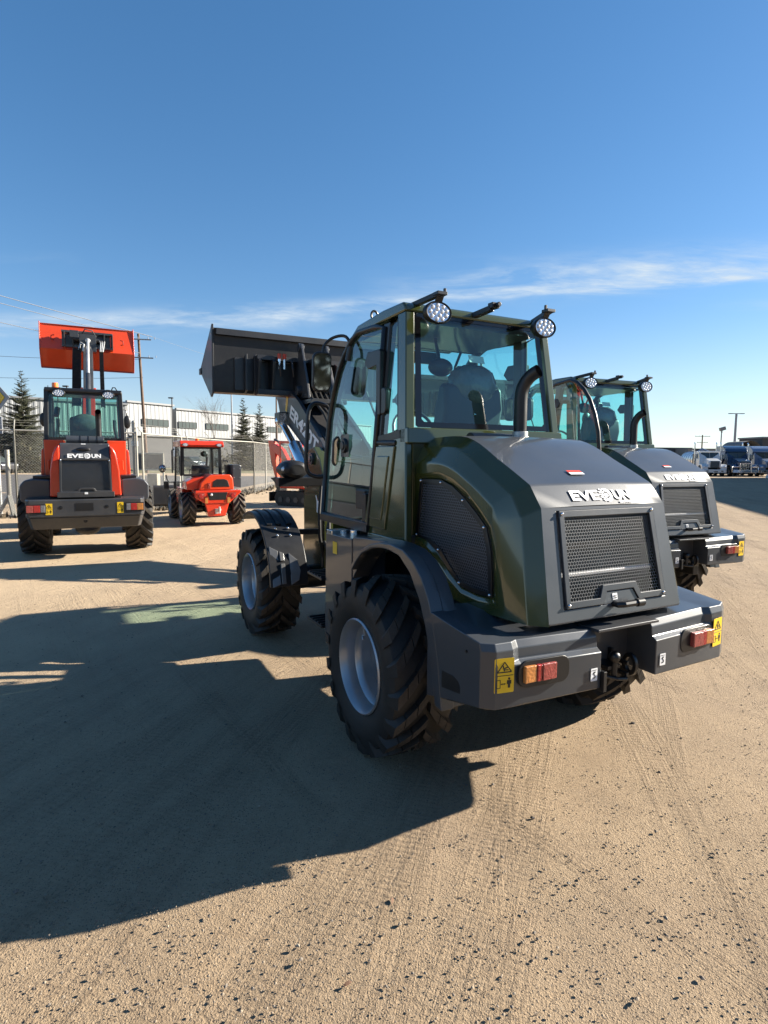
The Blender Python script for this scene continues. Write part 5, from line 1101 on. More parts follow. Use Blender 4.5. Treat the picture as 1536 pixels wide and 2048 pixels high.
# ------------------------------------------------------------------ trees
def spruce(name, label, x, y, h, w, seed, group):
    rnd = random.Random(seed); T = thing(name, label, 'tree', (x, y, 0), rnd.random() * 6, group)
    g = G(); g.cyl((0, 0, 0), (0, 0, h * .98), .016 * h, .01, 8); g.out('trunk', MT['bark'], T, 0, 40)
    g = G(); n = int(14 + h * 2.6)
    for i in range(n):
        t = (i + .5 * rnd.random()) / n; z = h * (.05 + .93 * t); L = w * (1 - t) ** .95 * (.75 + .4 * rnd.random()) + .14
        m = 8 if t < .55 else 6 if t < .85 else 4; a0 = rnd.random() * 6.3
        for k in range(m):
            a = a0 + 2 * pi * k / m + (rnd.random() - .5) * .55; l = L * (.55 + .6 * rnd.random())
            ca, sa = cos(a), sin(a); droop = .34 * (1 - t) - .45 * t; z0 = z + (rnd.random() - .5) * h / n * 1.6
            steps = max(3, int(l / .11))
            for s in range(steps):
                f = (s + .7) / steps; r = l * f; zz = z0 - droop * r + .30 * r * f * f * (1 - t)
                for side in (-1, 1, 0, 2):
                    if rnd.random() < .10: continue
                    ww = (.14 + .24 * (1 - f)) * min(1., .45 + l * .35)
                    ang = a + (side if side < 2 else 0) * (.75 + .35 * rnd.random()); ln = ww * (.7 + .6 * rnd.random()); up = .5 if side == 2 else -.12 - .25 * rnd.random()
                    dx, dy = cos(ang) * ln, sin(ang) * ln; px, py = -sin(ang) * ln * .20, cos(ang) * ln * .20
                    b = (ca * r, sa * r, zz); dz = up * ln
                    o = len(g.v); g.v += [(b[0] - px, b[1] - py, b[2]), (b[0] + px, b[1] + py, b[2] + .02), (b[0] + dx, b[1] + dy, b[2] + dz), (b[0] + dx * .5, b[1] + dy * .5, b[2] + dz * .5 - ln * .16)]
                    g.f += [[o, o + 1, o + 2], [o, o + 3, o + 2]]; g.mi += [0, 0]
    g.out('crown', MT['needles'], T, 0, 0, merge=False, recalc=False); return T
def bare_tree(label, x, y, h, seed, spread=.28):
    rnd = random.Random(seed); T = thing('bare_tree', label, 'tree', (x, y, 0)); g = G()
    def br(p, d, l, r, lv):
        q = p + d * l; g.cyl(p, q, r, r * .6, 5, cap=False)
        if lv == 0: return
        for i in range(3 if lv < 3 else 5):
            nd = (d + Vector((rnd.uniform(-1, 1), rnd.uniform(-1, 1), rnd.uniform(-.1, .7))) * (spread + .5 * (lv < 4))).normalized(); br(p + d * l * rnd.uniform(.45, 1), nd, l * rnd.uniform(.5, .8), r * .55, lv - 1)
    br(Vector((0, 0, 0)), Vector((0, 0, 1)), h * .42, .05, 4)
    t = G(); t.cyl((0, 0, 0), (0, 0, h * .45), .06, .03, 8); t.out('trunk', MT['twig'], T); g.out('crown', MT['twig'], T, 0, 0, merge=False, recalc=False); return T

# ------------------------------------------------------------------ fence
def fence(label, pts, gate_first=False, H=2.44):
    T = thing('chain_link_fence', label, 'fence', (pts[0][0], pts[0][1], 0), 0, 'chain link fence runs along the yard edge')
    o = Vector((pts[0][0], pts[0][1], 0)); ms = G(); rl = G()
    for (a, b) in zip(pts[:-1], pts[1:]):
        A, B = Vector((a[0], a[1], 0)) - o, Vector((b[0], b[1], 0)) - o; L = (B - A).length; u = (B - A) / L; nn = Vector((-u.y, u.x, 0))
        rl.cyl(A + Vector((0, 0, H)), B + Vector((0, 0, H)), .022, n=8)
        n = max(1, round(L / 3.0))
        for i in range(n + 1):
            p = A + u * (L * i / n); g = G(); g.cyl(p, p + Vector((0, 0, H + .04)), .032, n=10); g.tube([p + Vector((0, 0, H)), p + nn * .12 + Vector((0, 0, H + .16)), p + nn * .25 + Vector((0, 0, H + .30))], .012, 6); g.out('post', MT['fencepost'], T)
        for k, zz in enumerate((H + .14, H + .22, H + .29)): rl.cyl(A + nn * (.1 + .07 * k) + Vector((0, 0, zz)), B + nn * (.1 + .07 * k) + Vector((0, 0, zz)), .0035, n=4)
        pitch = .075; z0, z1 = .04, H - .02; hh = z1 - z0; r = .0021
        for sgn in (-1, 1):
            k = -hh
            while k < L:
                # u = k + s (sgn>0) or k + hh - s
                s0, s1 = max(0, -k), min(hh, L - k)
                if s1 > s0:
                    if sgn > 0: p, q = u * (k + s0) + Vector((0, 0, z0 + s0)), u * (k + s1) + Vector((0, 0, z0 + s1))
                    else: p, q = u * (k + s0) + Vector((0, 0, z1 - s0)), u * (k + s1) + Vector((0, 0, z1 - s1))
                    p = A + p + nn * (.03 + .002 * sgn); q = A + q + nn * (.03 + .002 * sgn); ms.cyl(p, q, r, n=4, cap=False)
                k += pitch
    ms.out('wire_mesh', MT['fencemetal'], T, 0, 0, merge=False, recalc=False); rl.out('rail', MT['fencepost'], T)
    return T

def util_pole(label, x, y, h, arms, rz=0, mat='wood', r=.15, lean=0):
    T = thing('utility_pole', label, 'utility pole', (x, y, 0), rz); g = G(); g.cyl((0, 0, 0), (lean, 0, h), r, r * .7, 12); g.out('pole', MT[mat], T)
    for z, w, mt in arms:
        g = G(); g.box((lean * z / h, -.12, z), (w, .09, .12)); A = g.out('crossarm', MT[mt], T, .01); g = G()
        for f in (-.46, -.2, .2, .46): g.cyl((f * w, -.12, z + .06), (f * w, -.12, z + .26), .045, .03, 8)
        g.out('insulator', MT['polegrey'], A)
    return T
def light_pole(label, x, y, h, mat, head='box', r=.09, group=None):
    T = thing('light_pole', label, 'light pole', (x, y, 0), 0, group); g = G(); g.cyl((0, 0, 0), (0, 0, h), r, r * .75, 10); g.cyl((0, 0, 0), (0, 0, .4), r * 2, n=12); g.out('pole', MT[mat], T)
    g = G()
    if head == 'box': g.box((-.12, 0, h), (.55, .3, .14))
    elif head == 'tee': g.box((0, 0, h + .05), (2.2, .12, .12)); g.box((-.9, 0, h + .05), (.6, .4, .12)); g.box((.9, 0, h + .05), (.6, .4, .12))
    elif head == 'flood': g.box((.12, 0, h + .15), (.9, .5, .55), (0, -.3, 0)); g.bar((-.1, 0, h - .5), (-.1, 0, h), .05, .05); g.bar((.12, 0, h - .5), (.12, 0, h), .05, .05)
    if head: g.out('lamp_head', MT['poledark'] if mat != 'polegrey' else MT['trim'], T, .02)
    return T
def wire(label, pts, r, mat='wire', sag=.4):
    g = G(); P = []
    for (a, b) in zip(pts[:-1], pts[1:]):
        for i in range(16):
            t = i / 16; p = Vector(a).lerp(Vector(b), t); p.z -= sag * 4 * t * (1 - t); P.append(p)
    P.append(Vector(pts[-1])); g.tube(P, r, 5); return tag(g.out('power_line', MT[mat], None), label, 'power line', 'overhead power lines')

def building(label, P, Q, H, base, wins, depth=30, name='warehouse'):
    P, Q = Vector((*P, 0)), Vector((*Q, 0)); u = (Q - P).normalized(); L = (Q - P).length; T = thing(name, label, 'building', P, math.atan2(u.y, u.x))
    g = G(); n = int(L / .62)
    prof = []
    for i in range(n):
        s = L / n; x = i * s; prof += [(x, 0), (x + s * .42, 0), (x + s * .55, -.035), (x + s * .87, -.035)]
    prof.append((L, 0)); g.prism(prof + [(L, depth), (0, depth)], 'z', base, H); W = g.out('wall', MT['cladding'], T, 0, 0, merge=False)
    g = G(); g.box((L / 2, depth / 2, base / 2), (L - .3, depth - .3, base)); g.out('ground_storey', MT['basewall'], T)
    g = G(); g.box((L / 2, -.06, H + .1), (L + .3, .4, .25)); g.box((L / 2, depth / 2, H + .05), (L, depth, .08)); g.box((L / 2, -.1, base), (L, .3, .18)); g.out('roof_trim', MT['trim'], T)
    for x0, x1, z0, z1 in wins:
        g = G(); g.box(((x0 + x1) / 2, -.10, (z0 + z1) / 2), (x1 - x0, .08, z1 - z0)); wn = g.out('window', MT['winglass'], W, 0, 0); g = G(); k = 5
        for i in range(k + 1): g.box((x0 + (x1 - x0) * i / k, -.15, (z0 + z1) / 2), (.06, .05, z1 - z0))
        for z in (z0, z1): g.box(((x0 + x1) / 2, -.15, z), (x1 - x0 + .06, .05, .07))
        g.out('window_frame', MT['basewall'], wn)
    return T

def parked_car(label, x, y, rz, paint):
    T = thing('parked_car', label, 'car', (x, y, 0), rz)
    for yy in (-1.35, 1.35):
        for s in (-1, 1):
            w = bpy.data.objects.new('wheel', None); COL.objects.link(w); w.parent = T; w.location = (s * .78, yy, .33)
            g = G(); g.lathe([(.2, -.1), (.33, -.1), (.33, .1), (.2, .1)], ax='x', n=20); g.out('tyre', MT['rubber'], w); g = G(); g.lathe([(.21, .07 * s), (.1, .09 * s), (.001, .09 * s)], ax='x', n=16); g.out('rim', MT['silver'], w)
    g = G(); g.prism([(-2.2, .4), (-2.25, .85), (-2.1, 1.0), (-1.2, 1.08), (1.5, 1.08), (2.2, .95), (2.25, .4), (1.75, .38), (1.65, .62), (1.35, .72), (1.05, .62), (.95, .38), (-.95, .38), (-1.05, .62), (-1.35, .72), (-1.65, .62), (-1.75, .38)], 'x', -.88, .88); B = g.out('body', MT[paint], T, .06, 30, 3)
    g = G(); g.prism([(-1.3, 1.07), (-.6, 1.60), (1.2, 1.64), (1.9, 1.06)], 'x', -.78, .78); g.out('window', MT['winglass'], B, .08, 30); g = G(); g.prism([(-.6, 1.61), (-.5, 1.67), (1.1, 1.69), (1.22, 1.64)], 'x', -.74, .74); g.out('roof', MT[paint], B, .03, 30)
    for s in (-1, 1):
        g = G(); g.box((s * .68, -2.23, .82), (.34, .06, .14)); g.out('headlight', MT['clearlens'], T, .02); g = G(); g.box((s * .7, 2.24, .85), (.3, .06, .16)); g.out('tail_light', MT['redlens'], T, .02)
    return T
SKY_SAT, SKY_GAM, SKY_T, SKY_STR, SUN_E, EXPO, OPEN = 1.3, .80, (.80, .885, 1.0), .065, 5.0, 1.72, 175
# ------------------------------------------------------------------ camera
cp, sp, cr, sr = cos(R_(5.3871)), sin(R_(5.3871)), cos(R_(.422)), sin(R_(.422))
Rv = Vector((cr, sr * sp, sr * cp)); Uv = Vector((-sr, cr * sp, cr * cp)); Fv = Vector((0, cp, -sp))
cam = bpy.data.cameras.new('camera'); co = bpy.data.objects.new('camera', cam); COL.objects.link(co)
mw = Matrix((Rv, Uv, -Fv)).transposed().to_4x4(); mw.translation = (0, 0, 1.7591); co.matrix_world = mw
cam.sensor_fit = 'VERTICAL'; cam.sensor_height = 36; cam.lens = 1156.5 / 2048 * 36; cam.clip_start = .05; cam.clip_end = 4000
S.camera = co

# ------------------------------------------------------------------ sky, sun
SUN = Vector((2.225, .636, 1.0)).normalized(); EL = math.asin(SUN.z); AZ = math.atan2(SUN.x, SUN.y)
w = bpy.data.worlds.new('World'); S.world = w; w.use_nodes = True; q = N(w.node_tree); w.node_tree.nodes.clear()
sky = q.n('ShaderNodeTexSky'); sky.sky_type = 'NISHITA'; sky.sun_disc = False; sky.sun_elevation = EL; sky.sun_rotation = AZ; sky.air_density = 1.0; sky.dust_density = .25; sky.ozone_density = 1.6; sky.altitude = 600
d = q.n('ShaderNodeTexCoord').outputs['Generated']; sx = q.n('ShaderNodeSeparateXYZ'); q.l(d, sx.inputs[0])
yy = q.math('MAXIMUM', sx.outputs[1], .05); U = q.math('DIVIDE', sx.outputs[0], yy); V = q.math('DIVIDE', sx.outputs[2], yy)
cmb = q.n('ShaderNodeCombineXYZ'); q.l(U, cmb.inputs[0]); q.l(V, cmb.inputs[1])
mp = q.n('ShaderNodeMapping'); mp.inputs['Rotation'].default_value = (0, 0, R_(-10)); mp.inputs['Scale'].default_value = (2.2, 13, 1); q.l(cmb.outputs[0], mp.inputs[0])
nz = q.noise(mp.outputs[0], 1.6, 8, .62, .6); nf = q.noise(mp.outputs[0], 7, 6, .6, .4)
tot = None
for u0, v0, sl, wd, ua, ub, am in ((-.45, .227, .045, .017, -.95, .1, 1.3), (.35, .309, .083, .026, -.05, 1.0, 1.2), (.35, .286, .07, .009, -.25, .95, .9), (.62, .262, .03, .006, .54, .9, .8), (-.6, .325, .05, .010, -.8, -.5, .35), (.3, .10, .02, .03, -.1, 1.2, .25)):
    lin = q.math('SUBTRACT', V, q.math('MULTIPLY_ADD', U, sl, v0 - sl * u0)); lin = q.math('ADD', lin, q.math('MULTIPLY', q.math('SUBTRACT', nz, .5), .035))
    e = q.math('DIVIDE', lin, wd); e = q.math('POWER', 2.718, q.math('MULTIPLY', q.math('MULTIPLY', e, e), -1.))
    rng = q.math('MULTIPLY', q.math('SMOOTH_MIN', 1., q.math('MULTIPLY', q.math('SUBTRACT', U, ua), 4, clamp=True), .2), q.math('MULTIPLY', q.math('SUBTRACT', ub, U), 4, clamp=True), clamp=True)
    k = q.math('MULTIPLY', q.math('MULTIPLY', e, rng), am); tot = k if tot is None else q.math('ADD', tot, k)
den = q.math('MULTIPLY', q.math('MULTIPLY', tot, q.ramp(nz, [(.38, .05), (.62, 1.)])), q.ramp(nf, [(.3, .35), (.7, 1.)]), clamp=True)
den = q.math('MULTIPLY', den, q.math('GREATER_THAN', sx.outputs[1], .05))
hs = q.n('ShaderNodeHueSaturation', i_Saturation=SKY_SAT, i_Value=1.); q.l(sky.outputs[0], hs.inputs['Color']); q.l(q.math('MULTIPLY_ADD', q.math('SMOOTH_MIN', 1., q.math('MULTIPLY', q.math('MAXIMUM', sx.outputs[2], 0.), 5.), .4), SKY_SAT - .75, .75), hs.inputs['Saturation'])
gm = q.n('ShaderNodeGamma', i_Gamma=SKY_GAM); q.l(hs.outputs[0], gm.inputs[0]); pv = 1.5 ** (1 - SKY_GAM)
tn = q.n('ShaderNodeMix'); tn.data_type = 'RGBA'; tn.blend_type = 'MULTIPLY'; tn.inputs[0].default_value = 1; q.l(gm.outputs[0], tn.inputs[6]); tn.inputs[7].default_value = (pv * SKY_T[0], pv * SKY_T[1], pv * SKY_T[2], 1)
cl = q.n('ShaderNodeMix'); cl.data_type = 'RGBA'; q.l(den, cl.inputs[0]); q.l(tn.outputs[2], cl.inputs[6]); cl.inputs[7].default_value = (3.2, 3.75, 4.3, 1)
bg = q.n('ShaderNodeBackground', i_Strength=SKY_STR); q.l(cl.outputs[2], bg.inputs[0]); wo = q.n('ShaderNodeOutputWorld'); q.l(bg.outputs[0], wo.inputs[0])
sl_ = bpy.data.lights.new('sun', 'SUN'); sl_.energy = SUN_E; sl_.angle = R_(.53); sl_.color = (1, .92, .79); so = bpy.data.objects.new('sun', sl_); COL.objects.link(so); so.rotation_euler = SUN.to_track_quat('Z', 'Y').to_euler(); so.location = (30, 10, 30)
S.view_settings.view_transform = 'Standard'; S.view_settings.look = 'None'; S.view_settings.exposure = EXPO; S.view_settings.gamma = 1
S.cycles.max_bounces = 12; S.cycles.transparent_max_bounces = 24; S.cycles.sample_clamp_indirect = 6; S.cycles.use_denoising = True

# ------------------------------------------------------------------ machines
def l2w(m, x, y): return (m[0] + x * cos(m[2]) - y * sin(m[2]), m[1] + x * sin(m[2]) + y * cos(m[2]))
M1 = (.7213, 3.7786, R_(27.1685)); M2 = (2.809, 6.962, R_(22.1675)); M3 = (-5.51, 10.74, R_(26))
WHEELS = [l2w(m, s * .79, y) for m in (M1, M2, M3) for s in (-1, 1) for y in (0, 2.6)]
GRP = 'pair of olive and grey wheel loaders'
L1 = build_loader('nearest olive and grey wheel loader with dark bucket raised in front', GRP)
L2 = copy_tree(L1); L2['label'] = 'olive and grey wheel loader half hidden behind the nearest one, cab door swung open'
L1.location = (M1[0], M1[1], 0); L1.rotation_euler = (0, 0, M1[2]); L2.location = (M2[0], M2[1], 0); L2.rotation_euler = (0, 0, M2[2])
for c in kids(L2):                                   # its left door stands open, folded back round the hinge post
    if c.name.startswith('door') and c.type == 'MESH' and c.data.vertices[0].co.x < 0 and not c.name.startswith('door_post'):
        hx, hy = -.62, .47; th = R_(OPEN)
        c.matrix_local = Matrix.Translation((hx, hy, 0)) @ Matrix.Rotation(th, 4, 'Z') @ Matrix.Translation((-hx, -hy, 0))
build_red(); build_tele(); build_excavator()

# ------------------------------------------------------------------ place
build_ground(); build_gravel()
sheet('road', [(-90, 14), (-10.0, 21.0), (-8.2, 29), (-7.6, 52), (-60, 52)], .004, MT['asphalt'])
sheet('verge', [(-95, 55), (-60, 52.5), (-7.6, 62), (-2, 130), (-30, 110), (-95, 70)], .008, MT['drygrass'])
fence('tall chain link fence section left of the corner post behind the raised red bucket loader', [(-22.0, 10.65), (-10.3, 16.2), (-7.5, 17.6)])
fence('tall chain link fence section running away behind the small red telehandler', [(-7.45, 17.9), (-7.15, 23.9), (-6.2, 27.6), (-6.5, 40)])
T = thing('gate_post', 'thick pale steel gate post where two chain link fences meet', 'gate post', (-7.62, 17.75, 0)); g = G(); g.cyl((0, 0, 0), (0, 0, 2.75), .075, n=14); g.ball((0, 0, 2.75), .08); g.out('post', MT['fencepost'], T); g = G(); g.cyl((-.3, .1, 0), (-.3, .1, 2.6), .03, n=8); g.cyl((-.3, .1, 1.3), (0, 0, 1.3), .02); g.cyl((-.3, .1, 2.3), (0, 0, 2.3), .02); g.out('brace', MT['fencepost'], T); g = G(); g.cyl((0, 0, 2.05), (0, 0, 2.2), .10, n=12); g.out('clamp', MT['steel'], T)
# debris along the fence foot
rnd = random.Random(5); g = G()
for i in range(1500):
    t = rnd.random(); x = -7.3 + 1.3 * t + rnd.gauss(0, .35); y = 18.5 + 20 * t; h = .05 + .16 * rnd.random() ** 2; a = rnd.random() * 6.3; l = .05 + .12 * rnd.random()
    g.add([(x, y, 0), (x + l * cos(a), y + l * sin(a), .0), (x + .05 * cos(a + 1), y + .05 * sin(a + 1), h)], [(0, 1, 2)])
for i in range(900):
    t = rnd.random(); x = -22 + 14.5 * t + rnd.gauss(0, .25); y = 10.65 + 6.95 * t + rnd.gauss(.2, .3); h = .04 + .12 * rnd.random() ** 2; a = rnd.random() * 6.3; l = .05 + .1 * rnd.random()
    g.add([(x, y, 0), (x + l * cos(a), y + l * sin(a), .0), (x + .05 * cos(a + 1), y + .05 * sin(a + 1), h)], [(0, 1, 2)])
tag(g.out('dry_weeds', M('weed_litter', (.09, .07, .045), .9, var=.5, scale=3), None, 0, 0, merge=False, recalc=False), 'dry weeds and litter along the foot of the chain link fence', 'weeds', kind='stuff')
# road sign on the fence
T = thing('road_sign', 'orange diamond road sign backed by a grey plate at the left fence', 'sign', (-11.45, 17.22, 0), R_(-12)); g = G(); g.cyl((0, 0, 0), (0, 0, 3.9), .035, n=10); g.out('post', MT['steel'], T)
dm = lambda r, z: [(-r, z), (0, z - r), (r, z), (0, z + r)]
g = G(); g.prism(dm(.56, 3.42), 'y', -.06, -.045); P = g.out('backing_plate', MT['polegrey'], T, .004); g = G(); g.prism(dm(.40, 3.42), 'y', -.075, -.062); g.out('sign_face', MT['yellow'], P, .003)
g = G(); g.box((0, -.05, 2.62), (.5, .02, .5)); P = g.out('backing_plate', MT['polegrey'], T, .004); g = G(); g.box((-.08, -.066, 2.62), (.3, .01, .42)); g.out('sign_face', MT['yellow'], P, .003)
T = thing('barrier_leg', 'pale splayed steel barrier leg at the left edge of the photo', 'barrier', (-10.75, 16.55, 0)); g = G(); g.cyl((0, 0, .5), (0, 0, 1.9), .06, n=12); g.bar((0, 0, .6), (.28, -.25, 0), .12, .09); g.bar((0, 0, .6), (-.25, -.2, 0), .12, .09); g.box((.28, -.25, .03), (.2, .2, .06)); g.out('leg', MT['fencepost'], T, .01)
# warehouse in two stepped sections
building('far left end of the white corrugated warehouse behind the broad spruce', (-60.0, 57.4), (-35.05, 79.45), 8.6, 4.4, [], 25)
building('middle section of the white corrugated warehouse with one window band behind the wooden pole', (-35.0, 79.53), (-31.089, 85.747), 9.0, 4.6, [(2.14, 6.47, 5.95, 6.9)], 25)
building('right lower section of the white corrugated warehouse with several window bands', (-30.9, 86.7), (-3.0, 129.5), 8.6, 4.7, [(.3, 3.55, 5.95, 6.85), (5.4, 9.85, 5.97, 6.87), (18.8, 22.3, 6.1, 7.0), (27, 31, 6.1, 7.0)], 25)
# spruces and bare trees
SG = 'spruces in front of the warehouse'
spruce('spruce_tree', 'broad spruce left of the red loader with its raised bucket', -36.5, 59.0, 10.3, 3.6, 1, SG)
spruce('spruce_tree', 'spruce partly hidden behind the orange road sign', -40.0, 58.9, 9.2, 3.6, 2, SG)
spruce('spruce_tree', 'left and taller of the two narrow spruces under the dark bucket', -18.4, 76, 9.5, 2.4, 3, SG)
spruce('spruce_tree', 'right and shorter of the two narrow spruces under the dark bucket', -16.6, 77.5, 8.8, 2.3, 4, SG)
bare_tree('thin leafless tree in front of the warehouse under the dark bucket', -23.6, 81, 10.5, 3)
bare_tree('small leafless tree at the warehouse seen past the boom of the nearest loader', -8.5, 88, 7.5, 8, .5)
rnd = random.Random(9); g = G()
def bushes(cx, cy, w, h, n, seed, label):
    r = random.Random(seed); g = G()
    for i in range(n):
        a, b = r.gauss(0, w), abs(r.gauss(0, h)); s = .12 + .2 * r.random(); t = r.random() * 6.3; x, y, z = cx + a, cy + r.gauss(0, w * .6), b
        g.add([(x, y, z), (x + s * cos(t), y + s * sin(t), z + s * r.uniform(-.2, .9)), (x + s * cos(t + 1), y + s * sin(t + 1), z + s * r.uniform(-.3, .6))], [(0, 1, 2)])
    tag(g.out('bush', M('bush_leaves', (.09, .08, .035), .85, var=.5, scale=1.5), None, 0, 0, merge=False, recalc=False), label, 'bush')
bushes(-20.5, 73, 1.2, 1.0, 1500, 1, 'yellowish low bush at the foot of the two narrow spruces')
bushes(-14.8, 73, 1.6, 1.2, 1500, 2, 'low brown bush right of the two narrow spruces')
bushes(-33.8, 58, 1.5, 1.0, 1500, 3, 'tan bush in front of the broad left spruce')
parked_car('dark car parked beyond the fence at the foot of the broad left spruce', -36.5, 53.8, R_(75), 'poledark')
parked_car('white car parked beyond the fence right of the two narrow spruces', -11.8, 79, R_(40), 'truckwhite')
parked_car('navy car parked beyond the fence between the telehandler and the thick gate post', -24.0, 72, R_(60), 'truckblue')
parked_car('dark car parked left of the yard outside the photo', -11.8, 13.2, R_(10), 'poledark')
parked_car('navy car parked left of the yard outside the photo', -12.0, 8.0, R_(14), 'truckblue')
# poles and lines
util_pole('tall wooden utility pole with two crossarms behind the red loader', -24.3, 59.4, 13.9, [(13.35, 2.4, 'polegrey'), (11.55, 2.6, 'trim')], R_(12), 'wood', .17, -.45)
util_pole('plain brown wooden pole right of the two narrow spruces', -13.5, 72.9, 9.5, [], 0, 'wood', .13)
util_pole('distant utility pole with a crossarm above the white tanker truck', 87.8, 161, 8.6, [(8.2, 4.2, 'wood'), (6.5, 3., 'wood')], 0, 'wood', .22)
light_pole('slim white steel pole left of the two narrow spruces', -19.65, 75.1, 11.5, 'polegrey', None, .11)
light_pole('dark lamp post at the step of the warehouse wall', -25.8, 71, 8.75, 'poledark', 'box', .09)
light_pole('dark lamp post beside the broad left spruce', -33.6, 62, 9.0, 'poledark', 'box', .08)
light_pole('short yard light pole with a floodlight head behind the trucks', 55.4, 95.9, 6.7, 'polegrey', 'flood', .12)
light_pole('tallest yard light pole with a twin tee head behind the trucks', 54.7, 91, 8.9, 'polegrey', 'tee', .22)
light_pole('far small twin lamp pole right of the tee headed pole', 72, 110, 4.4, 'polegrey', 'tee', .1)
A_ = (-23.3, 59.2, 13.6); B_ = (-25.4, 59.1, 13.55)
wire('upper white power line descending to the tall utility pole from the left', [(-62, 43, 22.6), A_], .035, sag=.2)
wire('second white power line just under the upper one', [(-62, 42, 21.9), B_], .03, sag=.3)
wire('third white power line lower at the left, passing behind the red bucket', [(-62, 43, 19.3), (-24.6, 59.2, 12.0)], .03, sag=.3)
wire('short thin line leaving the tall utility pole to the right', [A_, (-8, 95, 12.5)], .012, 'wiredark', sag=.4)
wire('low dark cable crossing left of the red bucket', [(-70, 58, 15.2), (-24.5, 59.3, 11.4)], .02, 'wiredark', sag=1.2)
wire('lowest dark cable passing just above the broad left spruce', [(-70, 60, 11.5), (-24.4, 59.3, 9.6)], .02, 'wiredark', sag=.8)
# sign board and small things behind the fence
T = thing('sign_board', 'beige framed board behind the fence beside the wooden utility pole', 'sign', (-16.3, 40.2, 0), R_(5)); g = G()
for x in (-.95, .95): g.bar((x, 0, 0), (x, 0, 1.95), .1, .1, (0, 1, 0))
for z in (1.9, .8): g.bar((-.95, 0, z), (.95, 0, z), .1, .1)
g.out('frame', MT['beige'], T, .01); g = G(); g.box((0, .03, 1.35), (1.8, .03, 1.0)); g.out('panel', MT['dkgrey'], T)
T = thing('utility_box', 'white utility box on a post behind the telehandler mirror', 'box', (-15.0, 42, 0)); g = G(); g.box((0, 0, 2.1), (.45, .2, .75)); g.out('box', MT['white'], T, .02); g = G(); g.bar((0, .1, 0), (0, .1, 2), .08, .08, (0, 1, 0)); g.out('post', MT['steel'], T)
T = thing('concrete_bollard', 'pale square bollard just right of the thick gate post', 'bollard', (-8.6, 21.6, 0)); g = G(); g.box((0, 0, .55), (.38, .3, 1.1)); g.out('bollard', MT['beige'], T, .03)
# trucks and barrier on the right
build_truck('tanker_truck', 'white tanker truck with dark windscreen, leftmost of the parked trucks', (35.6, 63.2, 0), R_(-14), 'truckwhite', False, False, True)
build_truck('semi_truck', 'navy semi truck with a chrome grille guard beside the white tanker', (38.6, 63.0, 0), R_(-10), 'truckblue', True, True)
build_truck('semi_truck', 'blue and silver sleeper truck cut off by the right photo edge', (41.9, 63.5, 0), R_(-12), 'trucksteel', True, False)
T = thing('road_barrier', 'white concrete road barrier in front of the blue and silver truck', 'barrier', (38.0, 57.0, 0), R_(-33)); g = G(); g.prism([(-.4, 0), (-.4, .15), (-.2, .45), (-.12, 1.05), (.12, 1.05), (.2, .45), (.4, .15), (.4, 0)], 'y', -1.2, 1.2); g.out('barrier', MT['truckwhite'], T, .03)
T = thing('water_tank', 'grey domed tank end rising behind the white tanker truck', 'tank', (46.5, 78, 0)); g = G(); g.lathe([(1.65, -4), (1.65, 0), (1.5, .15), (.9, .3), (.01, .35)][::-1], (0, 0, 2.55), 'y', 36); g.out('shell', MT['farbuild'], T); g = G(); g.box((0, 2, .5), (2.5, 4, 1)); g.out('cradle', MT['dkgrey'], T)
# far skyline on the right
for i, (x, y, wd, dp, h, lab) in enumerate(((112, 250, 30, 20, 6.5, 'long low dark building on the horizon'), (98, 251, 8, 10, 8.6, 'small taller block on the low horizon building'), (150, 240, 60, 20, 6., 'far pale flat roofed building behind the trucks'), (52.5, 78, 7, 5, 4.6, 'flat topped dark container box behind the blue and silver truck'))):
    T = thing('far_building', lab, 'building', (x, y, 0)); g = G(); g.box((0, 0, h / 2), (wd, dp, h)); W = g.out('wall', MT['farbuild'] if i == 2 else MT['basewall'], T); g = G(); g.box((0, 0, h + .1), (wd + .3, dp + .3, .2)); g.out('roof', MT['trim'], T)
rnd = random.Random(12); g = G()
for i in range(1400):
    x = 40 + 330 * rnd.random(); y = 290 + 90 * rnd.random(); h = (4 + 3 * rnd.random()) * (1 if x > 60 else .7)
    for k in range(3):
        a = rnd.random() * 6.3; s = 2.5; g.add([(x, y, 0), (x + s * cos(a), y + s * sin(a), h * .5), (x + s * .3 * cos(a + 2), y, h)], [(0, 1, 2)])
tag(g.out('tree_line', MT['hillside'], None, 0, 0, merge=False, recalc=False), 'low far belt of trees along the right horizon', 'tree line', kind='stuff')
rnd = random.Random(15); g = G()  # unseen trees added so the mirrors reflect something dark
for i in range(2600):
    x = -30 + 70 * rnd.random(); y = -30 - 5 * rnd.random(); h = 6.5 * rnd.random() ** .8 + .3
    a = rnd.random() * 6.3; s = .9; g.add([(x, y, h - .4), (x + s * cos(a), y + s * sin(a), h - .5 * rnd.random()), (x + s * .6 * cos(a + 2), y, h + .7)], [(0, 1, 2)])
tag(g.out('mirror_trees', MT['needles'], None, 0, 0, merge=False, recalc=False), 'dense dark tree belt added behind the viewer to darken the mirrors', 'tree belt', kind='stuff')
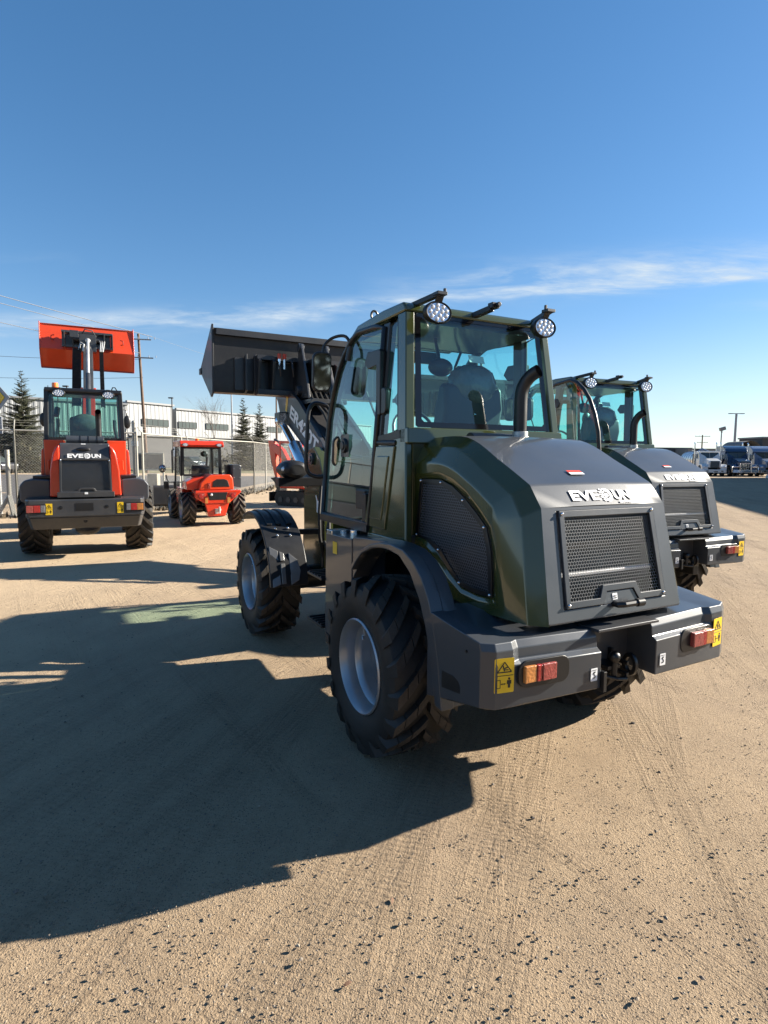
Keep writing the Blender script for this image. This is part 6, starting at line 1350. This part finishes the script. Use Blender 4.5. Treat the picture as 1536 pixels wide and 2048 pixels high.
# buildings out of the frame that shade and reflect in the yard
def shed(label, P, Q, H, depth, mat):
    P, Q = Vector((*P, 0)), Vector((*Q, 0)); u = (Q - P).normalized(); L = (Q - P).length; T = thing('warehouse', label, 'building', P, math.atan2(u.y, u.x))
    g = G(); n = int(L / .8); prof = []
    for i in range(n): s = L / n; x = i * s; prof += [(x, 0), (x + s * .5, 0), (x + s * .6, .05), (x + s * .9, .05)]
    g.prism(prof + [(L, 0), (L, -depth), (0, -depth)], 'z', 0, H); g.out('wall', MT[mat], T, 0, 0, merge=False)
    g = G(); g.box((L / 2, -depth / 2, H + .1), (L + .6, depth + .6, .2)); g.out('roof', MT['trim'], T)
    for i in range(int(L / 9)):
        g = G(); g.box((4.5 + 9 * i, .06, 2.2), (3.6, .06, 4.2)); g.out('door', MT['polegrey'], T)
shed('long warehouse beyond the right photo edge shading the far yard', (26.5, 4.0), (44.4, 60.5), 9.0, 18, 'farbuild')
T = thing('reflection_fence', 'dark slatted fence added for reflections, left of the yard outside the photo', 'fence', (-16.5, 14.5, 0), R_(-105)); g = G()  # unseen fence added so the door glass reflects something dark
for i in range(90): g.box((i * .3, 0, 1.25), (.26, .04, 2.5))
g.out('slat', MT['slats'], T, .004); g = G()
for i in range(10): g.box((i * 3, .08, 1.3), (.1, .1, 2.6))
g.out('post', MT['black'], T)
# dead leaves and twigs
for i, (x, y, a, lab) in enumerate(((-.11, 1.775, .5, 'brown curled leaf lying nearest the camera'), (.045, 2.141, 1.4, 'reddish brown leaf strip lying beyond the nearest leaf'))):
    T = thing('dead_leaf', lab, 'leaf', (x, y, .006), a, 'dead leaves on the gravel'); g = G(); P = [(a * .55, b * .5, c * .6) for a, b, c in ((-.03, 0, .0), (-.012, .010, .010), (.012, .011, .012), (.03, .002, .004), (.012, -.008, .002), (-.012, -.009, .0))]
    g.add(P, [(0, 1, 5), (1, 2, 4, 5), (2, 3, 4)]); g.out('blade', MT['leaf'], T, 0, 0)
for i, (x, y, r, lab) in enumerate(((.74, 2.685, .011, 'dark angular stone right of the long shadow tip'), (.778, 2.248, .009, 'pale stone in the sunlit right foreground'), (1.669, 3.711, .014, 'dark stone near the rear bumper in the sun'), (-.30, 1.93, .009, 'pale pebble below the shadow edge'))):
    g = G(); g.ball((0, 0, 0), (r, r * .7, r * .6), 7, 5); 
    for k in range(len(g.v)): g.v[k] = tuple(c * (1 + .25 * sin(9 * k + i)) for c in g.v[k])
    o = g.out('stone', M('stone', (.06, .05, .045) if 'dark' in lab else (.28, .25, .2), .85), None, 0, 0); o.location = (x, y, r * .4); tag(o, lab, 'stone')
